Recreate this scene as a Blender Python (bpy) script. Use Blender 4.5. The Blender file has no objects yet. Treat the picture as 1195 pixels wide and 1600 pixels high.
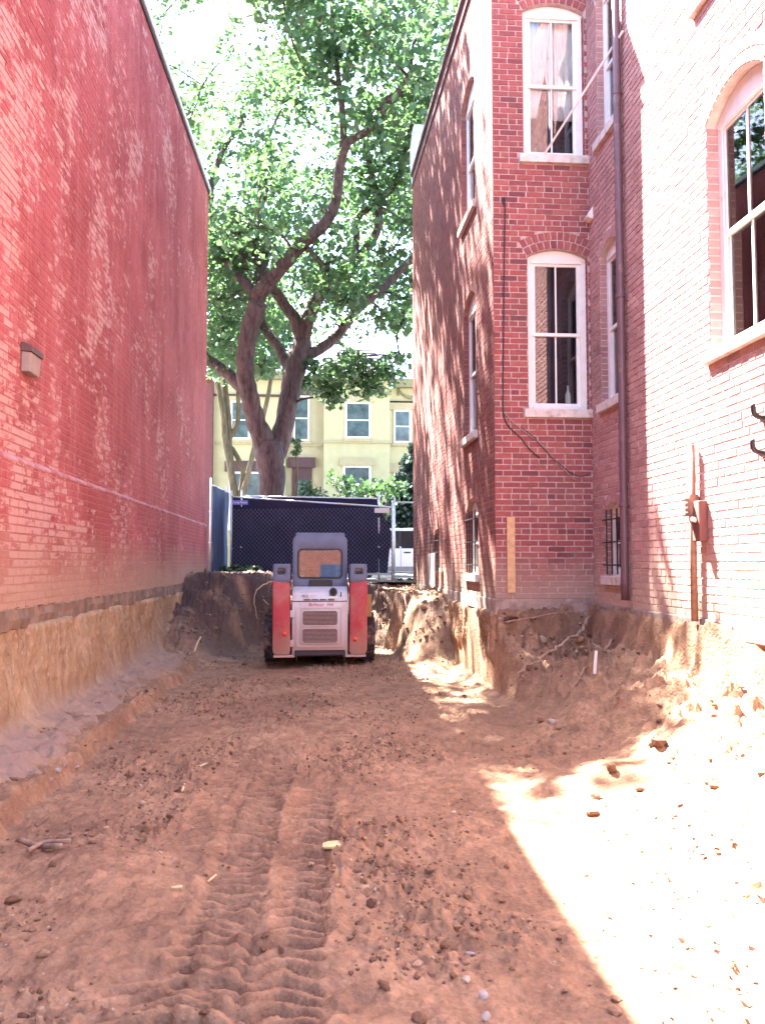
import bpy, bmesh, math, random
import numpy as np
from mathutils import Vector, Matrix, Euler

random.seed(7)
rng = np.random.default_rng(7)
D = bpy.data
scene = bpy.context.scene
C = scene.collection
R = math.radians

# ------------------------------------------------------------------ camera, sky, sun, exposure
FPX = 1357.0                                   # focal length in pixels of the 1195 x 1600 photograph
cam_d = D.cameras.new('camera'); cam = D.objects.new('camera', cam_d); C.objects.link(cam)
cam_d.sensor_fit = 'VERTICAL'; cam_d.sensor_height = 24.0; cam_d.lens = 24.0 * FPX / 1600.0
cam_d.clip_start = 0.05; cam_d.clip_end = 3000
CAM = Vector((0, 0, 1.5))
cam.location = CAM; cam.rotation_euler = (R(90 + 3.37), 0, R(-4.52))
scene.camera = cam
CR = Euler(cam.rotation_euler).to_matrix()

SUN_TRAVEL = Vector((1.0, -1.457, -2.62)).normalized()
sd = -SUN_TRAVEL
elev = math.asin(sd.z); azim = math.atan2(sd.x, sd.y)
world = D.worlds.new('World'); scene.world = world; world.use_nodes = True
nt = world.node_tree; nt.nodes.clear()
sky = nt.nodes.new('ShaderNodeTexSky'); sky.sky_type = 'NISHITA'; sky.sun_disc = False
sky.sun_elevation = elev; sky.sun_rotation = azim; sky.air_density = 1.0; sky.dust_density = 1.0; sky.ozone_density = 1.0
bg = nt.nodes.new('ShaderNodeBackground'); bg.inputs['Strength'].default_value = 0.075
wo = nt.nodes.new('ShaderNodeOutputWorld')
nt.links.new(sky.outputs[0], bg.inputs[0]); nt.links.new(bg.outputs[0], wo.inputs[0])
sl = D.lights.new('sun', 'SUN'); sun = D.objects.new('sun', sl); C.objects.link(sun)
sl.energy = 5.0; sl.angle = R(0.5); sl.color = (1.0, 0.95, 0.87)
sun.rotation_euler = SUN_TRAVEL.to_track_quat('-Z', 'Y').to_euler()
sun.location = (-8, 12, 30)
vs = scene.view_settings
vs.view_transform = 'Standard'; vs.look = 'None'; vs.exposure = 4.25; vs.gamma = 1.0; vs.use_curve_mapping = False
scene.cycles.max_bounces = 8; scene.cycles.diffuse_bounces = 5; scene.cycles.transparent_max_bounces = 12
scene.cycles.sample_clamp_indirect = 8.0

# ------------------------------------------------------------------ helpers
def P(px, py, X=None, Y=None, Z=None):
    """the point of the place seen at a photograph pixel, on the plane X=, Y= or Z="""
    d = CR @ Vector(((px - 597.5) / FPX, -(py - 800) / FPX, -1.0))
    if X is not None: t = (X - CAM.x) / d.x
    elif Y is not None: t = (Y - CAM.y) / d.y
    else: t = (Z - CAM.z) / d.z
    return CAM + d * t
CRT = CR.transposed()
def pix(p):
    v = CRT @ (Vector(p) - CAM)
    if v.z > -0.05: return None
    return (597.5 + FPX * v.x / -v.z, 800 - FPX * v.y / -v.z)

def tag(o, label=None, cat=None, group=None, kind=None):
    if label: o['label'] = label
    if cat: o['category'] = cat
    if group: o['group'] = group
    if kind: o['kind'] = kind
    return o
def empty(name, loc=(0, 0, 0), rz=0.0):
    o = D.objects.new(name, None); C.objects.link(o)
    o.location = loc; o.rotation_euler = (0, 0, rz); o.empty_display_size = 0.2
    return o
def link_mesh(name, me, mat, parent=None):
    o = D.objects.new(name, me); C.objects.link(o)
    if mat is not None and len(me.materials) == 0: me.materials.append(mat)
    if parent is not None:
        o.parent = parent
    return o

class MB:
    """collects shapes, then links them as ONE mesh object"""
    def __init__(s): s.v = []; s.f = []
    def add(s, vs_, fs_):
        b = len(s.v); s.v += [tuple(x) for x in vs_]; s.f += [tuple(i + b for i in f) for f in fs_]; return s
    def box(s, a, b, M=None):
        (x0, y0, z0), (x1, y1, z1) = a, b
        vv = [Vector(c) for c in ((x0,y0,z0),(x1,y0,z0),(x1,y1,z0),(x0,y1,z0),(x0,y0,z1),(x1,y0,z1),(x1,y1,z1),(x0,y1,z1))]
        if M is not None: vv = [M @ c for c in vv]
        return s.add(vv, [(0,3,2,1),(4,5,6,7),(0,1,5,4),(1,2,6,5),(2,3,7,6),(3,0,4,7)])
    def prism(s, poly, h0, h1, fn):
        """poly = 2D points, swept from h0 to h1; fn(a,b,h)->xyz"""
        n = len(poly)
        vv = [fn(a, b, h0) for a, b in poly] + [fn(a, b, h1) for a, b in poly]
        ff = [tuple(range(n))[::-1], tuple(range(n, 2 * n))] + [(i, (i + 1) % n, n + (i + 1) % n, n + i) for i in range(n)]
        return s.add(vv, ff)
    def tube(s, pts, rad, n=8, cap=True):
        pts = [Vector(p) for p in pts]
        if not hasattr(rad, '__len__'): rad = [rad] * len(pts)
        b = len(s.v); up = Vector((0.13, 0.21, 0.97)).normalized(); prev = None
        for i, p in enumerate(pts):
            t = (pts[min(i + 1, len(pts) - 1)] - pts[max(i - 1, 0)])
            if t.length < 1e-9: t = Vector((0, 0, 1))
            t.normalize()
            if prev is None:
                a = t.cross(up)
                if a.length < 0.05: a = t.cross(Vector((1, 0, 0)))
            else:
                a = prev - t * prev.dot(t)
                if a.length < 1e-4: a = t.cross(up)
            a.normalize(); prev = a; c = t.cross(a)
            for k in range(n):
                w = 2 * math.pi * k / n
                s.v.append(tuple(p + (a * math.cos(w) + c * math.sin(w)) * rad[i]))
        for i in range(len(pts) - 1):
            for k in range(n):
                q = b + i * n
                s.f.append((q + k, q + (k + 1) % n, q + n + (k + 1) % n, q + n + k))
        if cap:
            s.f.append(tuple(b + k for k in range(n))[::-1])
            e = b + (len(pts) - 1) * n; s.f.append(tuple(e + k for k in range(n)))
        return s
    def lathe(s, prof, n, fn):
        """prof = (radius, height) pairs closed as a surface; fn(ca, sa, r, h)->xyz"""
        b = len(s.v)
        for r, h in prof:
            for k in range(n):
                w = 2 * math.pi * k / n; s.v.append(tuple(fn(math.cos(w), math.sin(w), r, h)))
        for i in range(len(prof) - 1):
            for k in range(n):
                s.f.append((b + i*n + k, b + i*n + (k+1) % n, b + (i+1)*n + (k+1) % n, b + (i+1)*n + k))
        return s
    def build(s, name, mat, parent=None, smooth=False, bevel=0.0, seg=2):
        me = D.meshes.new(name); me.from_pydata(s.v, [], s.f); me.update()
        bm = bmesh.new(); bm.from_mesh(me)
        bmesh.ops.recalc_face_normals(bm, faces=bm.faces)
        if bevel > 0:
            ed = [e for e in bm.edges if len(e.link_faces) == 2 and e.calc_face_angle(0) > R(25)]
            bmesh.ops.bevel(bm, geom=ed, offset=bevel, segments=seg, profile=0.5, affect='EDGES', clamp_overlap=True)
        bm.to_mesh(me); bm.free()
        if smooth:
            me.polygons.foreach_set('use_smooth', [True] * len(me.polygons))
            if bevel > 0 or smooth == 'auto':
                try: me.set_sharp_from_angle(angle=R(40))
                except Exception: pass
        return link_mesh(name, me, mat, parent)

def catmull(pts, k=5):
    pts = [np.array(p, float) for p in pts]
    if len(pts) < 3: return [tuple(p) for p in pts]
    out = []; q = [2 * pts[0] - pts[1]] + pts + [2 * pts[-1] - pts[-2]]
    for i in range(1, len(q) - 2):
        for j in range(k):
            t = j / k
            out.append(0.5 * ((2*q[i]) + (-q[i-1]+q[i+1])*t + (2*q[i-1]-5*q[i]+4*q[i+1]-q[i+2])*t*t + (-q[i-1]+3*q[i]-3*q[i+1]+q[i+2])*t**3))
    out.append(pts[-1]); return [tuple(p) for p in out]

# numpy gradient noise -------------------------------------------------
def noise2(x, y, seed=0):
    r = np.random.default_rng(seed); perm = r.permutation(256); ang = r.random(256) * 2 * np.pi
    gx, gy = np.cos(ang), np.sin(ang)
    xi = np.floor(x).astype(int); yi = np.floor(y).astype(int); xf = x - xi; yf = y - yi
    u = xf*xf*xf*(xf*(xf*6-15)+10); v = yf*yf*yf*(yf*(yf*6-15)+10)
    def g(ix, iy, dx, dy):
        h = perm[(perm[ix & 255] + iy) & 255]; return gx[h]*dx + gy[h]*dy
    a = g(xi, yi, xf, yf); b = g(xi+1, yi, xf-1, yf); c = g(xi, yi+1, xf, yf-1); d = g(xi+1, yi+1, xf-1, yf-1)
    return ((a + u*(b-a)) * (1-v) + (c + u*(d-c)) * v) * 1.5
def fbm(x, y, o=4, seed=0, gain=0.5):
    s = 0; a = 1.0
    for i in range(o): s = s + a * noise2(x * 2**i + 17.3*i, y * 2**i - 9.1*i, seed + i); a *= gain
    return s
def worley(x, y, seed=0):
    r = np.random.default_rng(seed); T = r.random((3, 4096)); xi = np.floor(x).astype(int); yi = np.floor(y).astype(int); best = np.full(x.shape, 9.0); rid = np.zeros(x.shape)
    for dx in (-1, 0, 1):
        for dy in (-1, 0, 1):
            k = ((xi + dx) * 73 + (yi + dy) * 1217) & 4095
            d = (xi + dx + T[0][k] - x) ** 2 + (yi + dy + T[1][k] - y) ** 2; m = d < best; best = np.where(m, d, best); rid = np.where(m, T[2][k], rid)
    return np.sqrt(best), rid
def clods(x, y, size, seed, warp=0.25):
    wx = warp * noise2(x / size * 0.9, y / size * 0.9, seed + 1); wy = warp * noise2(x / size * 0.9 + 31, y / size * 0.9, seed + 2)
    d, r = worley(x / size + wx, y / size + wy, seed); return np.maximum(0, 1 - (d / 0.62) ** 2) ** 0.7 * np.clip(r * 1.8 - 0.7, 0, 1)
def ss(a, b, x):
    t = np.clip((x - a) / (b - a), 0, 1); return t*t*(3-2*t)

# materials ------------------------------------------------------------
class NT:
    def __init__(s, name):
        s.m = D.materials.new(name); s.m.use_nodes = True; s.t = s.m.node_tree; s.t.nodes.clear()
        s.out = s.n('ShaderNodeOutputMaterial')
    def n(s, t, **k):
        q = s.t.nodes.new(t)
        for a, b in k.items(): setattr(q, a, b)
        return q
    def l(s, a, b): s.t.links.new(a, b)
    def coord(s, which='Object'):
        if which == 'World': return s.n('ShaderNodeNewGeometry').outputs['Position']
        return s.n('ShaderNodeTexCoord').outputs[which]
    def map(s, vec, scale=(1,1,1), rot=(0,0,0)):
        q = s.n('ShaderNodeMapping'); q.inputs['Scale'].default_value = scale; q.inputs['Rotation'].default_value = rot
        s.l(vec, q.inputs['Vector']); return q.outputs[0]
    def noise(s, vec, scale, detail=4, rough=0.55, dist=0.0):
        q = s.n('ShaderNodeTexNoise'); q.inputs['Scale'].default_value = scale; q.inputs['Detail'].default_value = detail
        q.inputs['Roughness'].default_value = rough; q.inputs['Distortion'].default_value = dist
        s.l(vec, q.inputs['Vector']); return q.outputs['Fac']
    def ramp(s, fac, stops):
        q = s.n('ShaderNodeValToRGB'); e = q.color_ramp.elements
        while len(e) < len(stops): e.new(0.5)
        for i, (p, c) in enumerate(stops):
            e[i].position = p; e[i].color = (c, c, c, 1) if not hasattr(c, '__len__') else (*c, 1)
        s.l(fac, q.inputs[0]); return q.outputs[0]
    def mix(s, fac, a, b, mode='MIX'):
        q = s.n('ShaderNodeMix'); q.data_type = 'RGBA'; q.blend_type = mode
        for i, v in ((0, fac), (6, a), (7, b)):
            if hasattr(v, 'is_output'): s.l(v, q.inputs[i])
            elif i == 0: q.inputs[0].default_value = v
            else: q.inputs[i].default_value = (*v, 1) if len(v) == 3 else v
        return q.outputs[2]
    def math(s, op, a, b=0.0, clamp=False):
        q = s.n('ShaderNodeMath', operation=op); q.use_clamp = clamp
        for i, v in ((0, a), (1, b)):
            if hasattr(v, 'is_output'): s.l(v, q.inputs[i])
            else: q.inputs[i].default_value = v
        return q.outputs[0]
    def attr(s, name):
        q = s.n('ShaderNodeAttribute'); q.attribute_name = name; return q
    def sep(s, vec):
        q = s.n('ShaderNodeSeparateXYZ'); s.l(vec, q.inputs[0]); return q.outputs
    def bsdf(s, col, rough=0.8, metal=0.0, bump=None, bstr=0.3, bdist=0.01, spec=0.5):
        q = s.n('ShaderNodeBsdfPrincipled')
        for k, v in (('Base Color', col), ('Roughness', rough), ('Metallic', metal), ('Specular IOR Level', spec)):
            if hasattr(v, 'is_output'): s.l(v, q.inputs[k])
            else: q.inputs[k].default_value = (*v, 1) if hasattr(v, '__len__') else v
        if bump is not None:
            b = s.n('ShaderNodeBump'); b.inputs['Strength'].default_value = bstr; b.inputs['Distance'].default_value = bdist
            s.l(bump, b.inputs['Height']); s.l(b.outputs[0], q.inputs['Normal'])
        s.l(q.outputs[0], s.out.inputs[0]); return q
def simple(name, col, rough=0.6, metal=0.0, var=0.15, scale=6.0, dirt=None, dirt_amt=0.0, spec=0.5, bump=0.0):
    t = NT(name); v = t.coord('World'); n1 = t.noise(v, scale, 5)
    c2 = tuple(max(0, c * (1 - var)) for c in col); c3 = tuple(min(1, c * (1 + var)) for c in col)
    c = t.mix(t.ramp(n1, [(0.3, 0.0), (0.7, 1.0)]), c2, c3)
    if dirt:
        n2 = t.noise(v, scale * 0.7, 6, 0.65)
        c = t.mix(t.ramp(n2, [(0.62 - dirt_amt, 0.0), (0.82 - dirt_amt, 1.0)]), c, dirt)
    t.bsdf(c, rough, metal, n1 if bump else None, bump, 0.01, spec)
    return t.m

M = {}
def brick_mat(name, cols, spread=0.12, grime=(0.12, 0.09, 0.09), grime_amt=0.5, base_dirt=None, pale=None):
    """cols = list of brick colours, chosen per brick by its own random value"""
    t = NT(name); v = t.coord('World'); a = t.attr('rnd').outputs['Fac']
    q = t.n('ShaderNodeValToRGB'); e = q.color_ramp.elements
    while len(e) < len(cols): e.new(0.5)
    for i, c in enumerate(cols): e[i].position = i / max(1, len(cols) - 1); e[i].color = (*c, 1)
    t.l(a, q.inputs[0]); c = q.outputs[0]
    n1 = t.noise(v, 22, 5, 0.6); n2 = t.noise(v, 1.1, 5, 0.6)
    c = t.mix(t.ramp(n1, [(0.35, 0.0), (0.75, 0.45)]), c, tuple(x * 0.6 for x in cols[0]))
    c = t.mix(t.math('MULTIPLY', t.ramp(n2, [(0.5, 0.0), (0.75, 1.0)]), grime_amt), c, grime)
    if pale:
        n3 = t.noise(t.map(v, (3, 3, 0.8)), 1.3, 6, 0.65)
        c = t.mix(t.math('MULTIPLY', t.ramp(n3, [(0.52, 0.0), (0.66, 1.0)]), 0.5), c, pale)
    if base_dirt:
        z = t.sep(v)[2]; k = t.math('ADD', z, t.math('MULTIPLY', t.noise(v, 3.0, 5), 0.5))
        c = t.mix(t.ramp(t.math('MULTIPLY', k, 0.25), [(0.345, 1.0), (0.48, 0.0)]), c, base_dirt)
    t.bsdf(c, 0.9, 0, n1, 0.5, 0.006, 0.2)
    return t.m
M['brick_rear'] = brick_mat('rear_brick', [(0.18,0.06,0.068),(0.30,0.09,0.088),(0.35,0.108,0.10),(0.32,0.092,0.09),(0.26,0.076,0.08),(0.37,0.125,0.112)], base_dirt=(0.34,0.22,0.17))
M['mortar_rear'] = simple('rear_mortar', (0.46, 0.34, 0.33), 0.95, var=0.25, scale=14, dirt=(0.28,0.17,0.14), dirt_amt=0.12)
M['brick_side'] = brick_mat('side_brick', [(0.20,0.075,0.07),(0.26,0.095,0.08),(0.29,0.11,0.09),(0.24,0.085,0.075)], base_dirt=(0.36,0.25,0.19))
M['mortar_side'] = simple('side_mortar', (0.30, 0.16, 0.14), 0.95, var=0.25, scale=14)
M['brick_ell'] = brick_mat('ell_brick', [(0.40,0.20,0.19),(0.48,0.26,0.24),(0.53,0.31,0.28),(0.44,0.22,0.21)], base_dirt=(0.48,0.34,0.27))
M['mortar_ell'] = simple('ell_mortar', (0.60, 0.49, 0.46), 0.95, var=0.2, scale=14)

def painted_red():
    out = []
    for which in ('brick', 'mortar'):
        t = NT('red_paint_' + which); v = t.coord('World'); z = t.sep(v)[2]; yy = t.sep(v)[1]
        n1 = t.noise(v, 0.9, 6, 0.6); nf = t.noise(v, 26, 4)
        c = t.mix(t.ramp(n1, [(0.36, 0.0), (0.64, 1.0)]), (0.27,0.052,0.053), (0.385,0.098,0.098))
        # weathered pink-white streaks running down the wall
        ns = t.noise(t.map(v, (1, 5.5, 0.55)), 1.1, 7, 0.68, 0.3)
        c = t.mix(t.math('MULTIPLY', t.ramp(ns, [(0.50, 0.0), (0.70, 1.0)]), 0.26), c, (0.58,0.29,0.30))
        if which == 'brick':
            rnd = t.attr('rnd').outputs['Fac']
            npz = t.noise(t.map(v, (1, 1.0, 0.8)), 0.75, 6, 0.72)
            near = t.ramp(t.math('MULTIPLY', yy, 0.05), [(0.28, 0.10), (0.70, 0.0)])
            k = t.math('ADD', t.math('ADD', npz, near), t.math('MULTIPLY', t.math('SUBTRACT', rnd, 0.5), 0.13))
            flake = t.math('ADD', k, t.math('MULTIPLY', t.math('SUBTRACT', t.noise(t.map(v, (1, 0.55, 1.6)), 12, 6, 0.72), 0.5), 0.72))
            c = t.mix(t.math('MULTIPLY', t.ramp(flake, [(0.60, 0.0), (0.67, 1.0)]), 0.8), c, (0.52,0.31,0.27))
        else:
            c = t.mix(0.2, c, (0.62, 0.36, 0.33))
        kz = t.math('ADD', z, t.math('MULTIPLY', t.noise(v, 1.7, 6), 0.75))
        c = t.mix(t.ramp(t.math('MULTIPLY', kz, 0.25), [(0.405, 0.9), (0.56, 0.0)]), c, (0.40,0.25,0.18))
        t.bsdf(c, 0.82, 0, nf, 0.35, 0.004, 0.25); out.append(t.m)
    return out
M['paint_brick'], M['paint_mortar'] = painted_red()

def dirt_mat(name, cA, cB, cC, wet=True):
    t = NT(name); v = t.coord('World')
    n1 = t.noise(v, 0.9, 7, 0.62); n2 = t.noise(v, 9, 7, 0.7); n3 = t.noise(v, 60, 4, 0.6)
    c = t.mix(t.ramp(n1, [(0.38, 0.0), (0.60, 1.0)]), cA, cB)
    c = t.mix(t.ramp(t.noise(v, 2.6, 6, 0.65), [(0.50, 0.0), (0.68, 0.55)]), c, cC)
    c = t.mix(t.ramp(t.noise(v, 4.3, 7, 0.7), [(0.58, 0.0), (0.70, 0.5)]), c, tuple(min(1, x * 1.35) for x in cB))
    c = t.mix(t.ramp(n2, [(0.40, 0.0), (0.72, 0.75)]), c, cC)
    c = t.mix(t.ramp(n3, [(0.60, 0.0), (0.75, 0.5)]), c, (0.42, 0.28, 0.18))
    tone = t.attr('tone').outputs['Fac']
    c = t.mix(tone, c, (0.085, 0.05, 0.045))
    vo = t.n('ShaderNodeTexVoronoi'); vo.inputs['Scale'].default_value = 38; t.l(v, vo.inputs['Vector'])
    h = t.math('ADD', t.math('MULTIPLY', n2, 1.2), t.math('ADD', t.math('MULTIPLY', n3, 0.5), t.math('MULTIPLY', vo.outputs['Distance'], 0.5)))
    r = t.ramp(n1, [(0.3, 0.62), (0.55, 0.95)]) if wet else 0.95
    t.bsdf(c, r, 0, h, 0.75, 0.02, 0.3)
    return t.m
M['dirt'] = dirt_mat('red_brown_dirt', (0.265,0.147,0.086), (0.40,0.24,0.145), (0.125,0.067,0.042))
def clod_mat():
    t = NT('clod_dirt'); v = t.coord('World'); n = t.noise(v, 30, 5, 0.7); r = t.attr('rnd').outputs['Fac']
    c = t.ramp(r, [(0.0, (0.12,0.062,0.04)), (0.35, (0.21,0.12,0.072)), (0.75, (0.32,0.195,0.122)), (0.93, (0.42,0.29,0.19)), (1.0, (0.48,0.40,0.33))])
    t.bsdf(t.mix(t.ramp(n, [(0.4, 0.0), (0.7, 0.6)]), c, (0.11,0.055,0.035)), 0.95, 0, n, 0.6, 0.01, 0.2); return t.m
M['clod'] = clod_mat()
M['bank'] = None
def bank_mat():
    t = NT('yellow_clay_bank'); v = t.coord('World'); z = t.sep(v)[2]
    n1 = t.noise(t.map(v, (1, 1, 0.35)), 2.2, 7, 0.65); n2 = t.noise(t.map(v, (1, 1, 0.3)), 11, 6, 0.7); n3 = t.noise(v, 55, 4)
    c = t.mix(t.ramp(n1, [(0.32, 0.0), (0.66, 1.0)]), (0.29,0.185,0.11), (0.44,0.30,0.175))
    c = t.mix(t.ramp(n2, [(0.50, 0.0), (0.68, 0.7)]), c, (0.20,0.115,0.07))
    n4 = t.noise(t.map(v, (1, 1.6, 0.16)), 3.0, 6, 0.7)
    c = t.mix(t.ramp(n4, [(0.56, 0.0), (0.68, 0.6)]), c, (0.18,0.105,0.07))
    c = t.mix(t.ramp(t.noise(t.map(v, (1, 1.2, 0.6)), 16, 6, 0.75), [(0.56, 0.0), (0.68, 0.75)]), c, (0.52,0.43,0.33))
    c = t.mix(t.ramp(n3, [(0.58, 0.0), (0.78, 0.5)]), c, (0.48,0.37,0.27))
    k = t.math('ADD', z, t.math('MULTIPLY', n1, 0.5))
    c = t.mix(t.ramp(k, [(0.42, 1.0), (0.68, 0.0)]), c, (0.29,0.195,0.15))
    t.bsdf(c, 0.95, 0, t.math('ADD', n2, t.math('MULTIPLY', n3, 0.4)), 0.8, 0.025, 0.2)
    return t.m
M['bank'] = bank_mat()
M['white_paint'] = simple('white_paint', (0.74, 0.72, 0.69), 0.55, var=0.06, scale=9, dirt=(0.5,0.42,0.38), dirt_amt=0.02)
M['stone_sill'] = simple('stone_sill', (0.60, 0.54, 0.50), 0.85, var=0.15, scale=10, dirt=(0.36,0.22,0.19), dirt_amt=0.1)
M['concrete'] = simple('dirty_concrete', (0.34, 0.26, 0.22), 0.95, var=0.25, scale=9, dirt=(0.2,0.12,0.1), dirt_amt=0.14, bump=0.5)
M['galv'] = simple('galvanised_steel', (0.62, 0.63, 0.66), 0.42, 0.6, var=0.08, scale=20)
M['coping'] = simple('pale_coping_metal', (0.70, 0.70, 0.70), 0.5, 0.2, var=0.08)
M['tar'] = simple('roof_tar', (0.03, 0.03, 0.035), 0.8)
M['pipe_purple'] = simple('painted_downspout', (0.13, 0.07, 0.085), 0.45, 0.1, var=0.15, scale=7, dirt=(0.35,0.22,0.17), dirt_amt=0.02)
M['rust_pipe'] = simple('rusty_pipe', (0.30, 0.16, 0.11), 0.75, 0.2, var=0.3, scale=15)
M['iron'] = simple('black_iron', (0.025, 0.025, 0.03), 0.5, 0.4)
M['wood'] = simple('raw_pine', (0.55, 0.35, 0.19), 0.8, var=0.2, scale=18)
M['root'] = simple('root_bark', (0.28, 0.18, 0.125), 0.9, var=0.3, scale=25, bump=0.4)
M['straw'] = simple('dry_straw', (0.62, 0.47, 0.27), 0.85, var=0.2, scale=20)
M['stone'] = simple('pale_stone', (0.33, 0.28, 0.25), 0.85, var=0.25, scale=22, dirt=(0.3,0.17,0.12), dirt_amt=0.1, bump=0.5)
M['orange_stone'] = simple('orange_stone', (0.45, 0.20, 0.08), 0.85, var=0.3, scale=22, bump=0.5)
M['yellow_lump'] = simple('yellow_clay', (0.74, 0.55, 0.27), 0.9, var=0.25, scale=28, bump=0.6)
M['black_cable'] = simple('black_rubber', (0.02, 0.018, 0.022), 0.55)
M['grey_cable'] = simple('grey_cable', (0.30, 0.24, 0.25), 0.6)
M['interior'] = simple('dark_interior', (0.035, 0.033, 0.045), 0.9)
M['curtain'] = simple('white_curtain', (0.75, 0.73, 0.72), 0.9, var=0.05)
M['reflection_tan'] = simple('tan_reflection', (0.46, 0.28, 0.20), 0.9, var=0.1)
def glass_mat(name, tint=(0.93, 0.95, 0.97), refl=0.09):
    t = NT(name); tr = t.n('ShaderNodeBsdfTransparent'); tr.inputs[0].default_value = (*tint, 1)
    gl = t.n('ShaderNodeBsdfGlossy'); gl.inputs['Roughness'].default_value = 0.02
    fr = t.n('ShaderNodeFresnel'); fr.inputs[0].default_value = 1.5
    mx = t.n('ShaderNodeMixShader'); t.l(t.math('ADD', fr.outputs[0], refl - 0.04, True), mx.inputs[0])
    t.l(tr.outputs[0], mx.inputs[1]); t.l(gl.outputs[0], mx.inputs[2]); t.l(mx.outputs[0], t.out.inputs[0]); return t.m
M['glass'] = glass_mat('window_glass')
M['far_glass'] = simple('pale_reflecting_glass', (0.085, 0.12, 0.13), 0.08, 0.0, var=0.5, scale=2.5, spec=0.7)
M['car_glass'] = simple('dark_car_glass', (0.02, 0.02, 0.025), 0.08, 0.0, var=0.3, scale=2.0, spec=0.3)

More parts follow.
